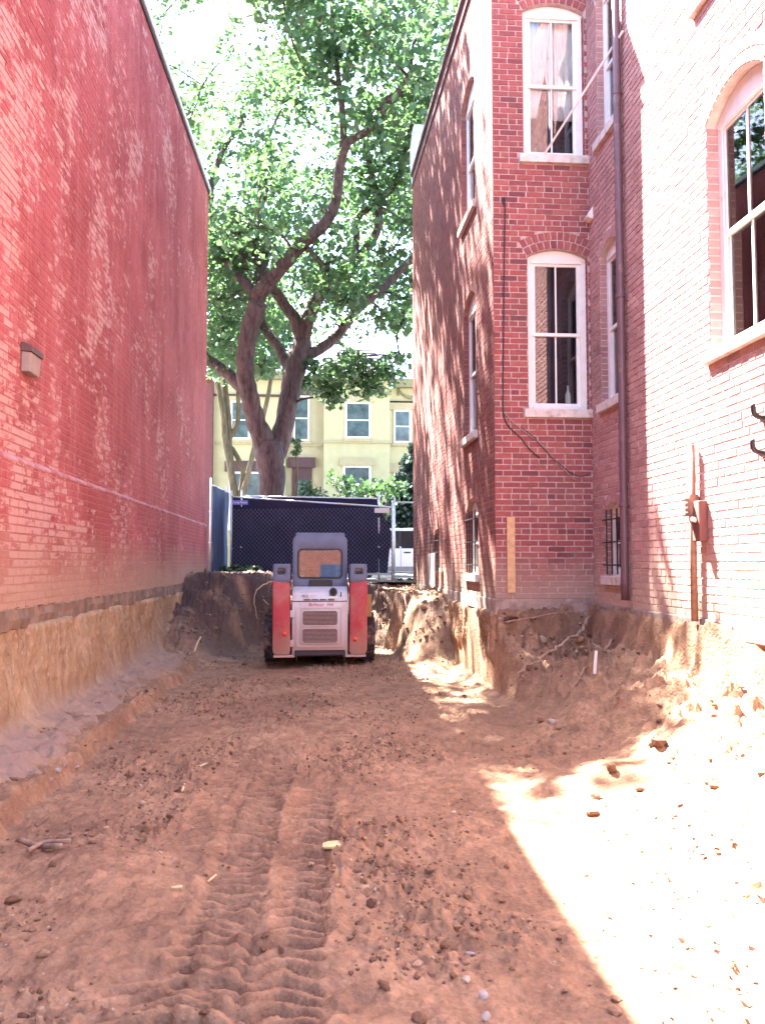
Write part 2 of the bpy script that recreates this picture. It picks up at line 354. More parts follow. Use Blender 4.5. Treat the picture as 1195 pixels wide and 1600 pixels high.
# ------------------------------------------------------------------ brick walls
class Wall:
    """a vertical brick wall: origin o at (u=0, v=0), u along the wall, v up, n outwards"""
    def __init__(s, o, u, n, width, z0, z1, mortar, brick, openings=(), course=0.068, length=0.212, proud=0.007, seed=1, ext=(0, 0), top=None):
        s.o = Vector(o); s.u = Vector(u); s.n = Vector(n); s.w = width; s.z0 = z0; s.z1 = z1
        s.mortar = mortar; s.brick = brick; s.op = list(openings); s.course = course; s.len = length
        s.proud = proud; s.rs = random.Random(seed); s.ext = ext; s.specs = []; s.vouss = []
        s.top = top or (lambda u: z1)
    def at(s, u, v, n=0.0): return s.o + s.u * u + Vector((0, 0, v)) + s.n * n
    def frame(s):
        m = Matrix.Identity(4)
        for i in range(3): m[i][0] = s.u[i]; m[i][1] = s.n[i]; m[i][2] = (0, 0, 1)[i]; m[i][3] = s.o[i]
        return m
    @staticmethod
    def arch(op):
        a = (op['u1'] - op['u0']) / 2; r = op['rise']; Rr = (a*a + r*r) / (2*r)
        return (op['u0'] + op['u1']) / 2, op['vs'] + r - Rr, Rr, math.asin(min(1, a / Rr))
    def loop(s, op, grow=0.0):
        pts = [(op['u0'] - grow, op['v0'] - grow), (op['u1'] + grow, op['v0'] - grow)]
        if op.get('rise', 0) > 0:
            uc, vc, Rr, th = s.arch(op)
            for i in range(13):
                w = th - 2 * th * i / 12
                pts.append((uc + (Rr + grow) * math.sin(w), vc + (Rr + grow) * math.cos(w)))
        else:
            pts += [(op['u1'] + grow, op['vs'] + grow), (op['u0'] - grow, op['vs'] + grow)]
        return pts
    def backing(s, parent, depth=0.13, name='wall'):
        bm = bmesh.new(); loops = []
        outer = [(0, s.z0), (s.w, s.z0), (s.w, s.top(s.w)), (0, s.top(0))]
        edges = []
        for k, lp in enumerate([outer] + [s.loop(o) for o in s.op]):
            vv = [bm.verts.new(s.at(a, b)) for a, b in lp]
            edges += [bm.edges.new((vv[i], vv[(i + 1) % len(vv)])) for i in range(len(vv))]; loops.append(vv)
        bmesh.ops.triangle_fill(bm, use_beauty=True, use_dissolve=False, edges=edges, normal=s.n)
        for vv in loops[1:]:
            bk = [bm.verts.new(v.co - s.n * depth) for v in vv]
            for i in range(len(vv)):
                j = (i + 1) % len(vv); bm.faces.new((vv[i], vv[j], bk[j], bk[i]))
        me = D.meshes.new(name); bm.to_mesh(me); bm.free()
        s.obj = link_mesh(name, me, s.mortar, parent); return s.obj
    def lay(s):
        rs = s.rs; v = s.z0; row = 0; J = 0.011
        while v + s.course * 0.6 < s.z1:
            va, vb = v, min(v + s.course - J, s.z1); vm = (va + vb) / 2; block = []
            for op in s.op:
                if vm < op['v0'] - op.get('sill', 0.0) or vm > op['vs'] + op.get('rise', 0) + op.get('ring', 0): continue
                if vm < op['v0']: block.append((op['u0'] - 0.06, op['u1'] + 0.06)); continue
                if vm <= op['vs'] - 0.01: block.append((op['u0'], op['u1'])); continue
                if op.get('rise', 0) > 0:
                    uc, vc, Rr, th = s.arch(op); Ro = Rr + op.get('ring', 0)
                    h = Ro*Ro - (vm - vc)**2
                    if h > 0:
                        w = min(math.sqrt(h), max((op['u1'] - op['u0']) / 2, (vm - vc) * math.tan(th))); block.append((uc - w - J, uc + w + J))
            u = -s.ext[0] - (s.len / 2 if row % 2 else 0) - rs.random() * 0.02
            while u < s.w + s.ext[1]:
                L = s.len - J + rs.uniform(-0.006, 0.006)
                if row % 6 == 5: L = s.len / 2 - J + rs.uniform(-0.003, 0.003)
                iv = [(max(u, -s.ext[0]), min(u + L, s.w + s.ext[1]))]
                for b0, b1 in block:
                    nx = []
                    for a0, a1 in iv:
                        if a1 <= b0 or a0 >= b1: nx.append((a0, a1)); continue
                        if a0 < b0: nx.append((a0, b0 - 0.002))
                        if a1 > b1: nx.append((b1 + 0.002, a1))
                    iv = nx
                for a0, a1 in iv:
                    if a1 - a0 > 0.02 and vb <= s.top((a0 + a1) / 2) + 0.03: s.specs.append((a0, a1, va, vb, rs.random(), rs.uniform(-0.002, 0.002)))
                u += L + J
            v += s.course; row += 1
        s.jambs = []
        for op in s.op:
            v = op['v0'] + 0.002
            while v + 0.05 < op['vs']:
                for sd_ in (0, 1): s.jambs.append((op['u0'] if sd_ == 0 else op['u1'], 1 if sd_ == 0 else -1, v, v + s.course - 0.011, rs.random()))
                v += s.course
        for op in s.op:                                     # arch bricks set on end over each opening
            if not op.get('ring'): continue
            uc, vc, Rr, th = s.arch(op); nr = 2 if op['ring'] > 0.15 else 1; t = op['ring'] / nr
            for k in range(nr):
                r0 = Rr + k * t + 0.004; r1 = r0 + t - 0.012; cnt = max(5, int(2 * th * r0 / 0.072))
                for i in range(cnt):
                    a0 = -th + 2 * th * (i + 0.07) / cnt; a1 = -th + 2 * th * (i + 0.93) / cnt
                    s.vouss.append(([(uc + r*math.sin(a), vc + r*math.cos(a)) for r, a in ((r0,a0),(r0,a1),(r1,a1),(r1,a0))], rs.random()))
        return s
    def area(s, sp):
        q = [pix(s.at(a, b)) for a, b in ((sp[0], sp[2]), (sp[1], sp[2]), (sp[1], sp[3]), (sp[0], sp[3]))]
        if any(p is None for p in q): return 0
        cx = sum(p[0] for p in q) / 4; cy = sum(p[1] for p in q) / 4
        if not (5 < cx < 1190 and 5 < cy < 1595): return 0
        return abs(sum(q[i][0]*q[(i+1) % 4][1] - q[(i+1) % 4][0]*q[i][1] for i in range(4))) / 2
    def mesh_of(s, name, specs, vouss, base=None):
        V = []; F = []; A = []
        def put(quad, rnd, dn):
            b = len(V); cu = sum(p[0] for p in quad) / 4; cv = sum(p[1] for p in quad) / 4
            for a, c in quad: V.append(tuple(s.at(a, c, -0.012)))
            for a, c in quad:
                V.append(tuple(s.at(a + math.copysign(0.0022, cu - a), c + math.copysign(0.0022, cv - c), s.proud + dn)))
            F.extend([(b+4,b+5,b+6,b+7),(b,b+1,b+5,b+4),(b+1,b+2,b+6,b+5),(b+2,b+3,b+7,b+6),(b+3,b,b+4,b+7)]); A.extend([rnd] * 8)
        for a0, a1, v0, v1, r, dn in specs: put(((a0, v0), (a1, v0), (a1, v1), (a0, v1)), r, dn)
        for qd, r in vouss: put(qd, r, 0.001)
        for u, sg_, v0, v1, r in getattr(s, 'jambs', ()) if vouss is s.vouss else ():
            b = len(V); ua, ub = u - sg_ * 0.01, u + sg_ * 0.004
            for uu in (ua, ub):
                for nn, vv in ((-0.120, v0), (-0.001, v0), (-0.001, v1), (-0.120, v1)): V.append(tuple(s.at(uu, vv, nn)))
            F.extend([(b+4,b+5,b+6,b+7),(b,b+1,b+5,b+4),(b+1,b+2,b+6,b+5),(b+2,b+3,b+7,b+6),(b+3,b,b+4,b+7)]); A.extend([r] * 8)
        me = D.meshes.new(name); me.from_pydata(V, [], F); me.update()
        bm = bmesh.new(); bm.from_mesh(me); bmesh.ops.recalc_face_normals(bm, faces=bm.faces); bm.to_mesh(me); bm.free()
        at = me.attributes.new('rnd', 'FLOAT', 'POINT'); at.data.foreach_set('value', A)
        return me
_cache = {}
def unit_brick(w, length, rnd_step):
    key = (w.brick.name, round(length, 2), rnd_step)
    if key not in _cache:
        L, h, p = round(length, 2), w.course - 0.011, w.proud
        V = [(0,-.012,0),(L,-.012,0),(L,-.012,h),(0,-.012,h),(.0022,p,.0022),(L-.0022,p,.0022),(L-.0022,p,h-.0022),(.0022,p,h-.0022)]
        me = D.meshes.new('brick'); me.from_pydata(V, [], [(4,5,6,7),(0,1,5,4),(1,2,6,5),(2,3,7,6),(3,0,4,7)])
        bm = bmesh.new(); bm.from_mesh(me); bmesh.ops.recalc_face_normals(bm, faces=bm.faces); bm.to_mesh(me); bm.free()
        at = me.attributes.new('rnd', 'FLOAT', 'POINT'); at.data.foreach_set('value', [rnd_step / 7.0] * 8)
        me.materials.append(w.brick); _cache[key] = me
    return _cache[key]
def finish_bricks(walls, limit=300):
    """the bricks that show largest become parts of their wall; the rest of each wall is one mesh"""
    rank = []
    for wi, w in enumerate(walls):
        for si, sp in enumerate(w.specs):
            if sp[1] - sp[0] > 0.09:
                ar = w.area(sp)
                if ar > 0: rank.append((ar, wi, si))
    rank.sort(reverse=True); chosen = [set() for _ in walls]
    for ar, wi, si in rank[:limit]: chosen[wi].add(si)
    for wi, w in enumerate(walls):
        for si in chosen[wi]:
            a0, a1, v0, v1, r, dn = w.specs[si]
            o = D.objects.new('brick', unit_brick(w, a1 - a0, int(r * 7.99))); C.objects.link(o)
            o.parent = w.obj; m = w.frame(); m.translation = w.at(a0, v0, dn); o.matrix_local = m
        rest = [sp for si, sp in enumerate(w.specs) if si not in chosen[wi]]
        me = w.mesh_of('brickwork', rest, w.vouss); o = link_mesh('brickwork', me, w.brick, w.obj); o['kind'] = 'stuff'

# ------------------------------------------------------------------ windows in brick walls
def make_window(house, w, op, label=None, recess=0.075, fr=0.075, muntin=True, bars=0, frame_mat='white_paint', sill=True, head=True):
    u0, u1, v0, vs_ = op['u0'], op['u1'], op['v0'], op['vs']; top = vs_
    fnW = lambda a, b, h: w.at(a, b, h)
    mb = MB(); n0, n1 = -recess - 0.06, -recess
    mb.prism([(u0, v0), (u0 + fr, v0), (u0 + fr, top), (u0, top)], n0, n1, fnW)
    mb.prism([(u1 - fr, v0), (u1, v0), (u1, top), (u1 - fr, top)], n0, n1, fnW)
    mb.prism([(u0 + fr, v0), (u1 - fr, v0), (u1 - fr, v0 + 0.055), (u0 + fr, v0 + 0.055)], n0, n1 + 0.012, fnW)
    if op.get('rise', 0) > 0:
        pts = w.loop(op)[2:]; mb.prism(pts + [(u0, top - 0.03), (u1, top - 0.03)], n0, n1 + 0.006, fnW)
        mb.prism([(u0 + fr * .7, top - 0.06), (u1 - fr * .7, top - 0.06), (u1 - fr * .7, top - 0.03), (u0 + fr * .7, top - 0.03)], n0, n1 + 0.016, fnW)
    win = mb.build('window', M[frame_mat], house, bevel=0.004, seg=1)
    if label: win['label'] = label
    a0, a1 = u0 + fr, u1 - fr; b0, b1 = v0 + 0.055, top - 0.05; mid = (b0 + b1) / 2; st = 0.038
    for k, (c0, c1, nn) in enumerate(((b0, mid + 0.02, n0 + 0.004), (mid - 0.02, b1, n0 + 0.026))):
        sb = MB(); q0, q1 = nn, nn + 0.028
        sb.prism([(a0, c0), (a0 + st, c0), (a0 + st, c1), (a0, c1)], q0, q1, fnW)
        sb.prism([(a1 - st, c0), (a1, c0), (a1, c1), (a1 - st, c1)], q0, q1, fnW)
        sb.prism([(a0 + st, c0), (a1 - st, c0), (a1 - st, c0 + st), (a0 + st, c0 + st)], q0, q1 - 0.001, fnW)
        sb.prism([(a0 + st, c1 - st), (a1 - st, c1 - st), (a1 - st, c1), (a0 + st, c1)], q0, q1 - 0.001, fnW)
        um = (a0 + a1) / 2
        if muntin: sb.prism([(um - .009, c0 + st), (um + .009, c0 + st), (um + .009, c1 - st), (um - .009, c1 - st)], q0 + 0.004, q1 - 0.003, fnW)
        sb.build('sash', M[frame_mat], win)
        spans = ((a0 + st, um - .009), (um + .009, a1 - st)) if muntin else ((a0 + st, a1 - st),)
        for e0, e1 in spans:
            pb = MB(); pb.prism([(e0, c0 + st), (e1, c0 + st), (e1, c1 - st), (e0, c1 - st)], q0 + 0.010, q0 + 0.014, fnW); pb.build('pane', M['glass'], win)
    if sill:
        sm = MB(); sm.prism([(u0 - 0.055, v0 - 0.10), (u1 + 0.055, v0 - 0.10), (u1 + 0.055, v0 + 0.001), (u0 - 0.055, v0 + 0.001)], n0, 0.055, fnW)
        sm.build('sill', M['stone_sill'], win, bevel=0.008)
    for k in range(bars):
        ub = u0 + (u1 - u0) * (k + 0.5) / bars; bb = MB(); bb.tube([w.at(ub, v0 + 0.02, 0.02), w.at(ub, top - 0.01, 0.02)], 0.009, 6); bb.build('bar', M['iron'], win)
    if bars:
        for vv in (v0 + 0.12, (v0 + top) / 2, top - 0.12):
            bb = MB(); bb.tube([w.at(u0 - 0.02, vv, 0.028), w.at(u1 + 0.02, vv, 0.028)], 0.008, 6); bb.build('bar', M['iron'], win)
    return win

# ------------------------------------------------------------------ the red painted building on the left
XL = -2.40; LY0, LY1 = -3.0, 19.4
left_top = lambda y: 9.21 + 0.085 * (y - 11.7)
lb = empty('painted_brick_building', (XL - 3, 8, 1.1))
tag(lb, 'tall red painted brick building with blank weathered wall along the left of the pit', 'building')
def world_parent(o, parent):            # keep the world placement under a moved Empty
    o.parent = parent; o.matrix_parent_inverse = parent.matrix_world.inverted(); return o
def under(parent):
    """an Empty that sits away from the origin: its meshes are given in world coordinates"""
    bpy.context.view_layer.update()
    inv = Matrix.Translation(-Vector(parent.location))
    for ch in parent.children: ch.matrix_parent_inverse = inv
LZ = 2.33
wl_low = Wall((XL + 0.045, LY0, 0), (0,1,0), (1,0,0), LY1 - LY0, 1.13, LZ, M['paint_mortar'], M['paint_brick'], proud=0.004, seed=11)
wl_up = Wall((XL, LY0, 0), (0,1,0), (1,0,0), LY1 - LY0, LZ, 9.9, M['paint_mortar'], M['paint_brick'], proud=0.0035, seed=12, top=lambda u: left_top(LY0 + u))
for w in (wl_low, wl_up): w.backing(lb); w.lay()
finish_bricks([wl_low, wl_up])
mb = MB(); fx = lambda a, b, h: Vector((a, h, b))
mb.prism([(XL + 0.002, LZ - 0.035), (XL + 0.052, LZ - 0.035), (XL + 0.056, LZ - 0.01), (XL + 0.045, LZ + 0.004), (XL + 0.002, LZ + 0.035)], LY0, LY1 - 0.002, fx)
mat_ledge = NT('weathered_ledge'); vv_ = mat_ledge.coord('World'); n_ = mat_ledge.noise(vv_, 5, 6, 0.7)
mat_ledge.bsdf(mat_ledge.mix(mat_ledge.ramp(n_, [(0.42, 0.0), (0.6, 1.0)]), (0.36,0.09,0.09), (0.46,0.26,0.26)), 0.9)
mb.build('ledge', mat_ledge.m, lb, bevel=0.01)
mb = MB()                                               # body behind the wall, roof
yA, yB = LY0, LY1
mb.add([(XL-0.02,yA,1),(XL-0.02,yB,1),(XL-9,yB,1),(XL-9,yA,1),(XL-0.02,yA,left_top(yA)-.05),(XL-0.02,yB,left_top(yB)-.05),(XL-9,yB,left_top(yB)-.05),(XL-9,yA,left_top(yA)-.05)],
       [(1,2,6,5),(2,3,7,6),(3,0,4,7),(4,5,6,7)])
mb.build('rear_shell', M['paint_mortar'], lb)
mb = MB()                                               # pale metal coping with a dark drip line under it
mb.add([(XL+0.05,yA,left_top(yA)+.01),(XL+0.05,yB+.04,left_top(yB)+.01),(XL-.35,yB+.04,left_top(yB)+.01),(XL-.35,yA,left_top(yA)+.01),
        (XL+0.05,yA,left_top(yA)+.10),(XL+0.05,yB+.04,left_top(yB)+.10),(XL-.35,yB+.04,left_top(yB)+.12),(XL-.35,yA,left_top(yA)+.12)],
       [(0,3,2,1),(4,5,6,7),(0,1,5,4),(1,2,6,5),(2,3,7,6),(3,0,4,7)])
mb.build('coping', M['coping'], lb)
mb = MB()
mb.add([(XL+0.03,yA,left_top(yA)-.06),(XL+0.03,yB+.02,left_top(yB)-.06),(XL+.003,yB+.02,left_top(yB)-.06),(XL+.003,yA,left_top(yA)-.06),
        (XL+0.03,yA,left_top(yA)+.008),(XL+0.03,yB+.02,left_top(yB)+.008),(XL+.003,yB+.02,left_top(yB)+.008),(XL+.003,yA,left_top(yA)+.008)],
       [(0,3,2,1),(4,5,6,7),(0,1,5,4),(1,2,6,5),(2,3,7,6),(3,0,4,7)])
mb.build('drip_strip', M['tar'], lb)
mb = MB(); ny_ = 700; prof_ = [(XL + 0.02, 1.140), (XL + 0.050, 1.140), (XL + 0.054, 1.128), (XL + 0.056, 1.05), (XL + 0.05, 0.975), (XL + 0.0, 0.95)]
yy_ = np.linspace(LY0, LY1 - 0.05, ny_); PV = []
for j, (a, b_) in enumerate(prof_):
    dz = 0.025 * noise2(yy_ * 1.7, yy_ * 0 + (0.3 if j < 3 else 7.7), 205) * (0.35 if j < 3 else 1.0) + 0.012 * noise2(yy_ * 9, yy_ * 0 + j, 206)
    PV.append(np.stack([a + 0.018 * fbm(yy_ * 5, yy_ * 0 + j * 0.8, 3, 207), yy_, b_ + dz * (j > 0)], -1))
mb.v = [tuple(p) for p in np.stack(PV, 1).reshape(-1, 3)]; k_ = len(prof_)
mb.f = [(i * k_ + j, i * k_ + j + 1, (i + 1) * k_ + j + 1, (i + 1) * k_ + j) for i in range(ny_ - 1) for j in range(k_ - 1)]
mb.build('footing', simple('dirt_caked_footing', (0.21, 0.14, 0.10), 0.95, var=0.35, scale=6, dirt=(0.30,0.19,0.125), dirt_amt=0.10, bump=0.8), lb)
# exhaust hood high on the wall
hood = MB(); y0, y1, z0, z1 = 7.22, 7.52, 3.07, 3.31
hood.prism([(0.004, z1), (0.03, z1), (0.10, z1 - 0.03), (0.10, z1 - 0.08), (0.004, z1 - 0.07)], y0, y1, lambda a, b, h: Vector((XL + a, h, b)))
hd = hood.build('exhaust_hood', simple('brown_hood_metal', (0.12, 0.06, 0.055), 0.6, 0.2), lb, bevel=0.004); hd['label'] = 'small square exhaust hood with pale flap'
fl = MB(); fl.prism([(0.006, z1 - 0.071), (0.088, z1 - 0.081), (0.075, z0), (0.006, z0)], y0 + 0.02, y1 - 0.02, lambda a, b, h: Vector((XL + a, h, b)))
fl.build('flap', simple('pale_flap', (0.30, 0.22, 0.19), 0.7), hd, bevel=0.006)
under(lb)

# ------------------------------------------------------------------ the brick row house on the right
XR, XE, YR, YF, ZB, ZT = 2.10, 3.26, 9.93, 18.3, 1.09, 9.35
house_top = lambda y: ZT + 0.058 * max(0.0, y - YR)
EY = 0.5
rh = empty('brick_row_house', (XR + 3, YR + 4, ZB)); tag(rh, 'three storey brick row house with arched windows on the right of the pit', 'house')
opR = [dict(u0=0.40, u1=1.13, v0=3.30, vs=5.13, rise=0.10, ring=0.21, sill=0.10), dict(u0=0.37, u1=1.12, v0=6.36, vs=8.16, rise=0.10, ring=0.21, sill=0.10)]
opS = [dict(u0=1.12, u1=2.08, v0=3.22, vs=4.98, rise=0.20, ring=0.11, sill=0.10), dict(u0=1.14, u1=2.18, v0=6.28, vs=7.95, rise=0.20, ring=0.11, sill=0.10),
       dict(u0=1.08, u1=1.92, v0=1.36, vs=2.20, rise=0.16, ring=0.11, sill=0.10), dict(u0=4.45, u1=5.1, v0=1.36, vs=2.0, rise=0.08, ring=0.11, sill=0.0)]
opE = [dict(u0=0.36, u1=0.98, v0=3.30, vs=5.00, rise=0.11, ring=0.11, sill=0.10), dict(u0=0.36, u1=0.98, v0=6.36, vs=8.05, rise=0.11, ring=0.11, sill=0.10),
       dict(u0=0.42, u1=0.92, v0=1.36, vs=2.10, rise=0.06, ring=0.11, sill=0.06),
       dict(u0=3.08, u1=4.02, v0=3.24, vs=5.16, rise=0.17, ring=0.21, sill=0.10), dict(u0=2.95, u1=3.95, v0=6.30, vs=8.1, rise=0.26, ring=0.21, sill=0.10)]
wR = Wall((XR, YR, 0), (1,0,0), (0,-1,0), XE - XR, ZB, ZT, M['mortar_rear'], M['brick_rear'], opR, seed=21, ext=(0.007, 0))
wS = Wall((XR, YR, 0), (0,1,0), (-1,0,0), YF - YR, ZB, ZT + 0.5, M['mortar_side'], M['brick_side'], opS, seed=22, proud=0.003, top=lambda u: house_top(YR + u))
wE = Wall((XE, YR, 0), (0,-1,0), (-1,0,0), YR - EY, ZB - 0.05, ZT, M['mortar_ell'], M['brick_ell'], opE, seed=23)
for w in (wR, wS, wE): w.backing(rh); w.lay()
finish_bricks([wR, wS, wE])
make_window(rh, wR, opR[0]); make_window(rh, wR, opR[1])
make_window(rh, wS, opS[0]); make_window(rh, wS, opS[1])
make_window(rh, wS, opS[2], bars=4, muntin=False); make_window(rh, wS, opS[3], bars=3, muntin=False, sill=False)
make_window(rh, wE, opE[0], muntin=False); make_window(rh, wE, opE[1], muntin=False); make_window(rh, wE, opE[2], bars=3, muntin=False, fr=0.05)
make_window(rh, wE, opE[3], recess=0.10); make_window(rh, wE, opE[4], recess=0.10)
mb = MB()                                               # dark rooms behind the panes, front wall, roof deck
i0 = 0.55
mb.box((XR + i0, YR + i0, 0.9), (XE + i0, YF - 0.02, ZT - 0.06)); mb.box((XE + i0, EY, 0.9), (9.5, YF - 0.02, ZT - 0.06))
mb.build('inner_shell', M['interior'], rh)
def slab(mb, x0, x1, y0, y1, d0, d1):
    return mb.add([(x0,y0,house_top(y0)+d0),(x1,y0,house_top(y0)+d0),(x1,y1,house_top(y1)+d0),(x0,y1,house_top(y1)+d0),(x0,y0,house_top(y0)+d1),(x1,y0,house_top(y0)+d1),(x1,y1,house_top(y1)+d1),(x0,y1,house_top(y1)+d1)], [(0,3,2,1),(4,5,6,7),(0,1,5,4),(1,2,6,5),(2,3,7,6),(3,0,4,7)])
mb = MB(); slab(mb, XR, 9.6, YR, YF, 0.0, 0.05); mb.box((XE, EY, ZT), (9.6, YR - 0.002, ZT + 0.05)); mb.build('roof', M['tar'], rh)
mb = MB(); mb.box((XR + 0.01, YF - 0.02, 0.9), (9.5, YF, ZT - 0.001)); mb.box((XE + 0.01, EY, 0.9), (9.5, EY + 0.02, ZT - 0.001)); mb.build('end_wall', M['mortar_side'], rh)
mb = MB(); slab(mb, XR - 0.035, XR - 0.001, YR - 0.04, YF + 0.02, -0.22, -0.18); slab(mb, XR - 0.05, XR + 0.3, YR - 0.05, YF + 0.03, 0.051, 0.11); mb.build('coping', M['pipe_purple'], rh)
mb = MB()                                               # front parapet with pressed metal cornice, higher than the roof
mb.prism([(YF - 0.30, 9.5), (YF + 0.02, 9.5), (YF + 0.45, 10.2), (YF + 0.5, 10.75), (YF - 0.1, 10.95), (YF - 0.30, 10.9)], XR + 0.0, 9.5, lambda a, b, h: Vector((h, a, b)))
mb.build('cornice', simple('pale_blue_cornice', (0.52, 0.56, 0.62), 0.7, var=0.4, scale=9), rh, bevel=0.02)
mb = MB(); mb.box((XR - 0.02, YR - 0.03, 0.90), (XE + 0.2, YR + 0.25, ZB - 0.002)); mb.box((XR - 0.018, YR + 0.251, 0.92), (XR + 0.25, YF - 0.1, ZB - 0.002)); mb.box((XE - 0.02, EY, 0.90), (XE + 0.2, YR - 0.031, ZB - 0.052))
mb.build('footing', M['concrete'], rh, bevel=0.012)
# downspout on the return wall
sx = XE - 0.065; sy = P(974, 800, X=sx).y
mb = MB(); mb.tube([(sx, sy, ZT - 0.1), (sx, sy, 6.2), (sx + .004, sy, 3.4), (sx, sy, 1.34), (sx, sy, 1.12)], 0.042, 12)
ds = mb.build('downspout', M['pipe_purple'], rh, smooth=True)
for z in (2.1, 4.3, 6.5, 8.4):
    mb = MB(); mb.lathe([(0.043, -0.02), (0.049, -0.015), (0.049, 0.015), (0.043, 0.02)], 14, lambda c, s_, r, h: (sx + c*r, sy + s_*r, z + h)); mb.box((sx + 0.05, sy - 0.012, z - 0.012), (XE + 0.0, sy + 0.012, z + 0.012)); mb.build('bracket', M['pipe_purple'], ds)
# white wedge bracket at the inner corner
mb = MB(); c0 = P(925, 328, Y=YR - 0.10); mb.prism([(-.085, -.10), (.075, -.17), (.075, .16)], YR - 0.16, YR - 0.008, lambda a, b, h: Vector((c0.x + a, h, c0.z + b)))
wb = mb.build('wedge_bracket', M['white_paint'], rh, bevel=0.006); wb['label'] = 'white wedge bracket at the inner corner'
under(rh)

# things on or behind the house wall
def thing_mesh(mb, name, mat, label, cat, group=None, **k): return tag(mb.build(name, mat, None, **k), label, cat, group)
def drape(name, x0, x1, y, z0, z1, amp, folds, mat, label, taper=0.0, side=0):
    V, F = [], []; nu, nv = 40, 6
    for j in range(nv + 1):
        for i in range(nu + 1):
            a = i / nu; b = j / nv; sh = taper * (1 - b) ** 1.5
            x = (x0 + (x1 - x0) * a * (1 - sh)) if side == 0 else (x1 - (x1 - x0) * a * (1 - sh))
            V.append((x, y + amp * math.sin(a * folds * 2 * math.pi) * (0.6 + 0.4 * (1 - b)), z0 + (z1 - z0) * b))
    for j in range(nv):
        for i in range(nu): q = j * (nu + 1) + i; F.append((q, q + 1, q + nu + 2, q + nu + 1))
    m = MB(); m.v = V; m.f = F; o = m.build(name, mat, None, smooth=True); md = o.modifiers.new('t', 'SOLIDIFY'); md.thickness = 0.004
    return tag(o, label, 'curtain')
drape('curtain', 2.52, 2.86, YR + 0.17, 6.9, 8.2, 0.012, 5, M['curtain'], 'white curtain gathered in the left of the topmost rear window', 0.55)
drape('curtain', 2.72, 3.20, YR + 0.20, 6.9, 8.2, 0.012, 6, M['curtain'], 'white curtain swept across the right of the topmost rear window', 0.35, 1)
drape('curtain', 2.53, 2.64, YR + 0.25, 3.35, 5.1, 0.012, 2, M['reflection_tan'], 'narrow tan strip standing for a reflection at the left of the lower rear window')  # tan strip hung inside in place of a reflection in the glass
mb = MB(); b0 = P(887, 632, Y=YR + 0.20); mb.lathe([(0.001, 0), (0.032, 0), (0.034, 0.02), (0.034, 0.12), (0.014, 0.17), (0.013, 0.23), (0.001, 0.231)], 14, lambda c, s_, r, h: (b0.x + c*r, b0.y + s_*r, 3.40 + h))
thing_mesh(mb, 'bottle', simple('pale_bottle', (0.62, 0.66, 0.62), 0.2), 'small pale bottle inside the lower rear window', 'bottle', smooth=True)
mb = MB(); mb.box((2.52, YR + 0.17, 3.36), (3.2, YR + 0.30, 3.40)); thing_mesh(mb, 'inner_shelf', M['white_paint'], 'narrow shelf inside the lower rear window under the bottle', 'shelf')
mb = MB(); q = [P(790, 808, Y=YR), P(803, 926, Y=YR)]
mb.box((q[0].x + .005, YR - 0.032, q[1].z), (q[0].x + 0.10, YR - 0.009, q[0].z))
thing_mesh(mb, 'wooden_board', M['wood'], 'upright raw pine board fixed to the brick near the house corner', 'board', bevel=0.003)
def cable_on_rear(name, pts, r, mat, label, off=0.022):
    pp = [P(a, b, Y=YR) for a, b in pts]; pp = catmull([(p.x, YR - off - 0.006 * random.random(), p.z) for p in pp], 6)
    m = MB(); m.tube(pp, r, 6); return thing_mesh(m, name, mat, label, 'cable', smooth=True)
cable_on_rear('wall_cable', [(787,322),(784,314),(788,318),(787,400),(786,500),(785,600),(786,648),(795,668),(812,684),(826,702),(842,716)], 0.007, M['black_cable'], 'dark cable hanging down the rear brick face beside the corner')
cable_on_rear('wall_cable', [(786,645),(800,660),(822,678),(838,690),(850,700),(862,715),(880,735),(898,752)], 0.005, M['grey_cable'], 'thin grey cable curling right across the bricks below the lower sill', 0.03)
cable_on_rear('wall_cable', [(812,668),(830,682),(846,700),(868,722),(888,738),(905,745),(918,742)], 0.004, M['black_cable'], 'thin black cable drooping towards the inner corner', 0.036)
mb = MB(); pa = P(973, 48, X=XE - 0.02); pb = P(849, 243, Y=YR - 0.03); mb.tube([pa, pb], 0.013, 8)
thing_mesh(mb, 'white_strut', M['white_paint'], 'thin white strut slanting from the upper wall down to the topmost rear window', 'strut')
# standpipe and its shelf bracket on the sunlit wall
sp_ = empty('standpipe', (XE - 0.06, 7.13, 1.06)); tag(sp_, 'rusty standpipe with finned regulator on the sunlit right wall', 'pipe')
mb = MB(); mb.tube([(0,0,-0.05), (0,0,0.6), (0.0,0,1.45)], 0.03, 10); mb.build('pipe', M['rust_pipe'], sp_, smooth=True)
mb = MB(); mb.lathe([(0.001,-.09),(0.055,-.09),(0.06,-.05),(0.06,.05),(0.05,.09),(0.001,.09)], 14, lambda c, s_, r, h: (c*r, s_*r, 0.93 + h)); mb.build('regulator', M['rust_pipe'], sp_, smooth='auto')
for k in range(4):
    mb = MB(); mb.prism([(-0.055, 0.0), (-0.16, 0.012), (-0.055, 0.016)], -0.035, 0.035, lambda a, b, h: Vector((a, h, 0.86 + k * 0.042 + b))); mb.build('fin', M['galv'], sp_)
mb = MB(); mb.box((-0.02, -0.17, 0.62), (0.055, -0.03, 0.96)); mb.build('shade_patch', simple('red_brown_shade_patch', (0.16, 0.06, 0.05), 0.8), sp_, bevel=0.01)  # red-brown box added where only the pipe's shade falls on the brick
mb = MB(); mb.tube([(-0.02, -0.10, 0.80), (-0.06, -0.12, 0.81)], 0.022, 8); mb.build('dial', M['white_paint'], sp_)
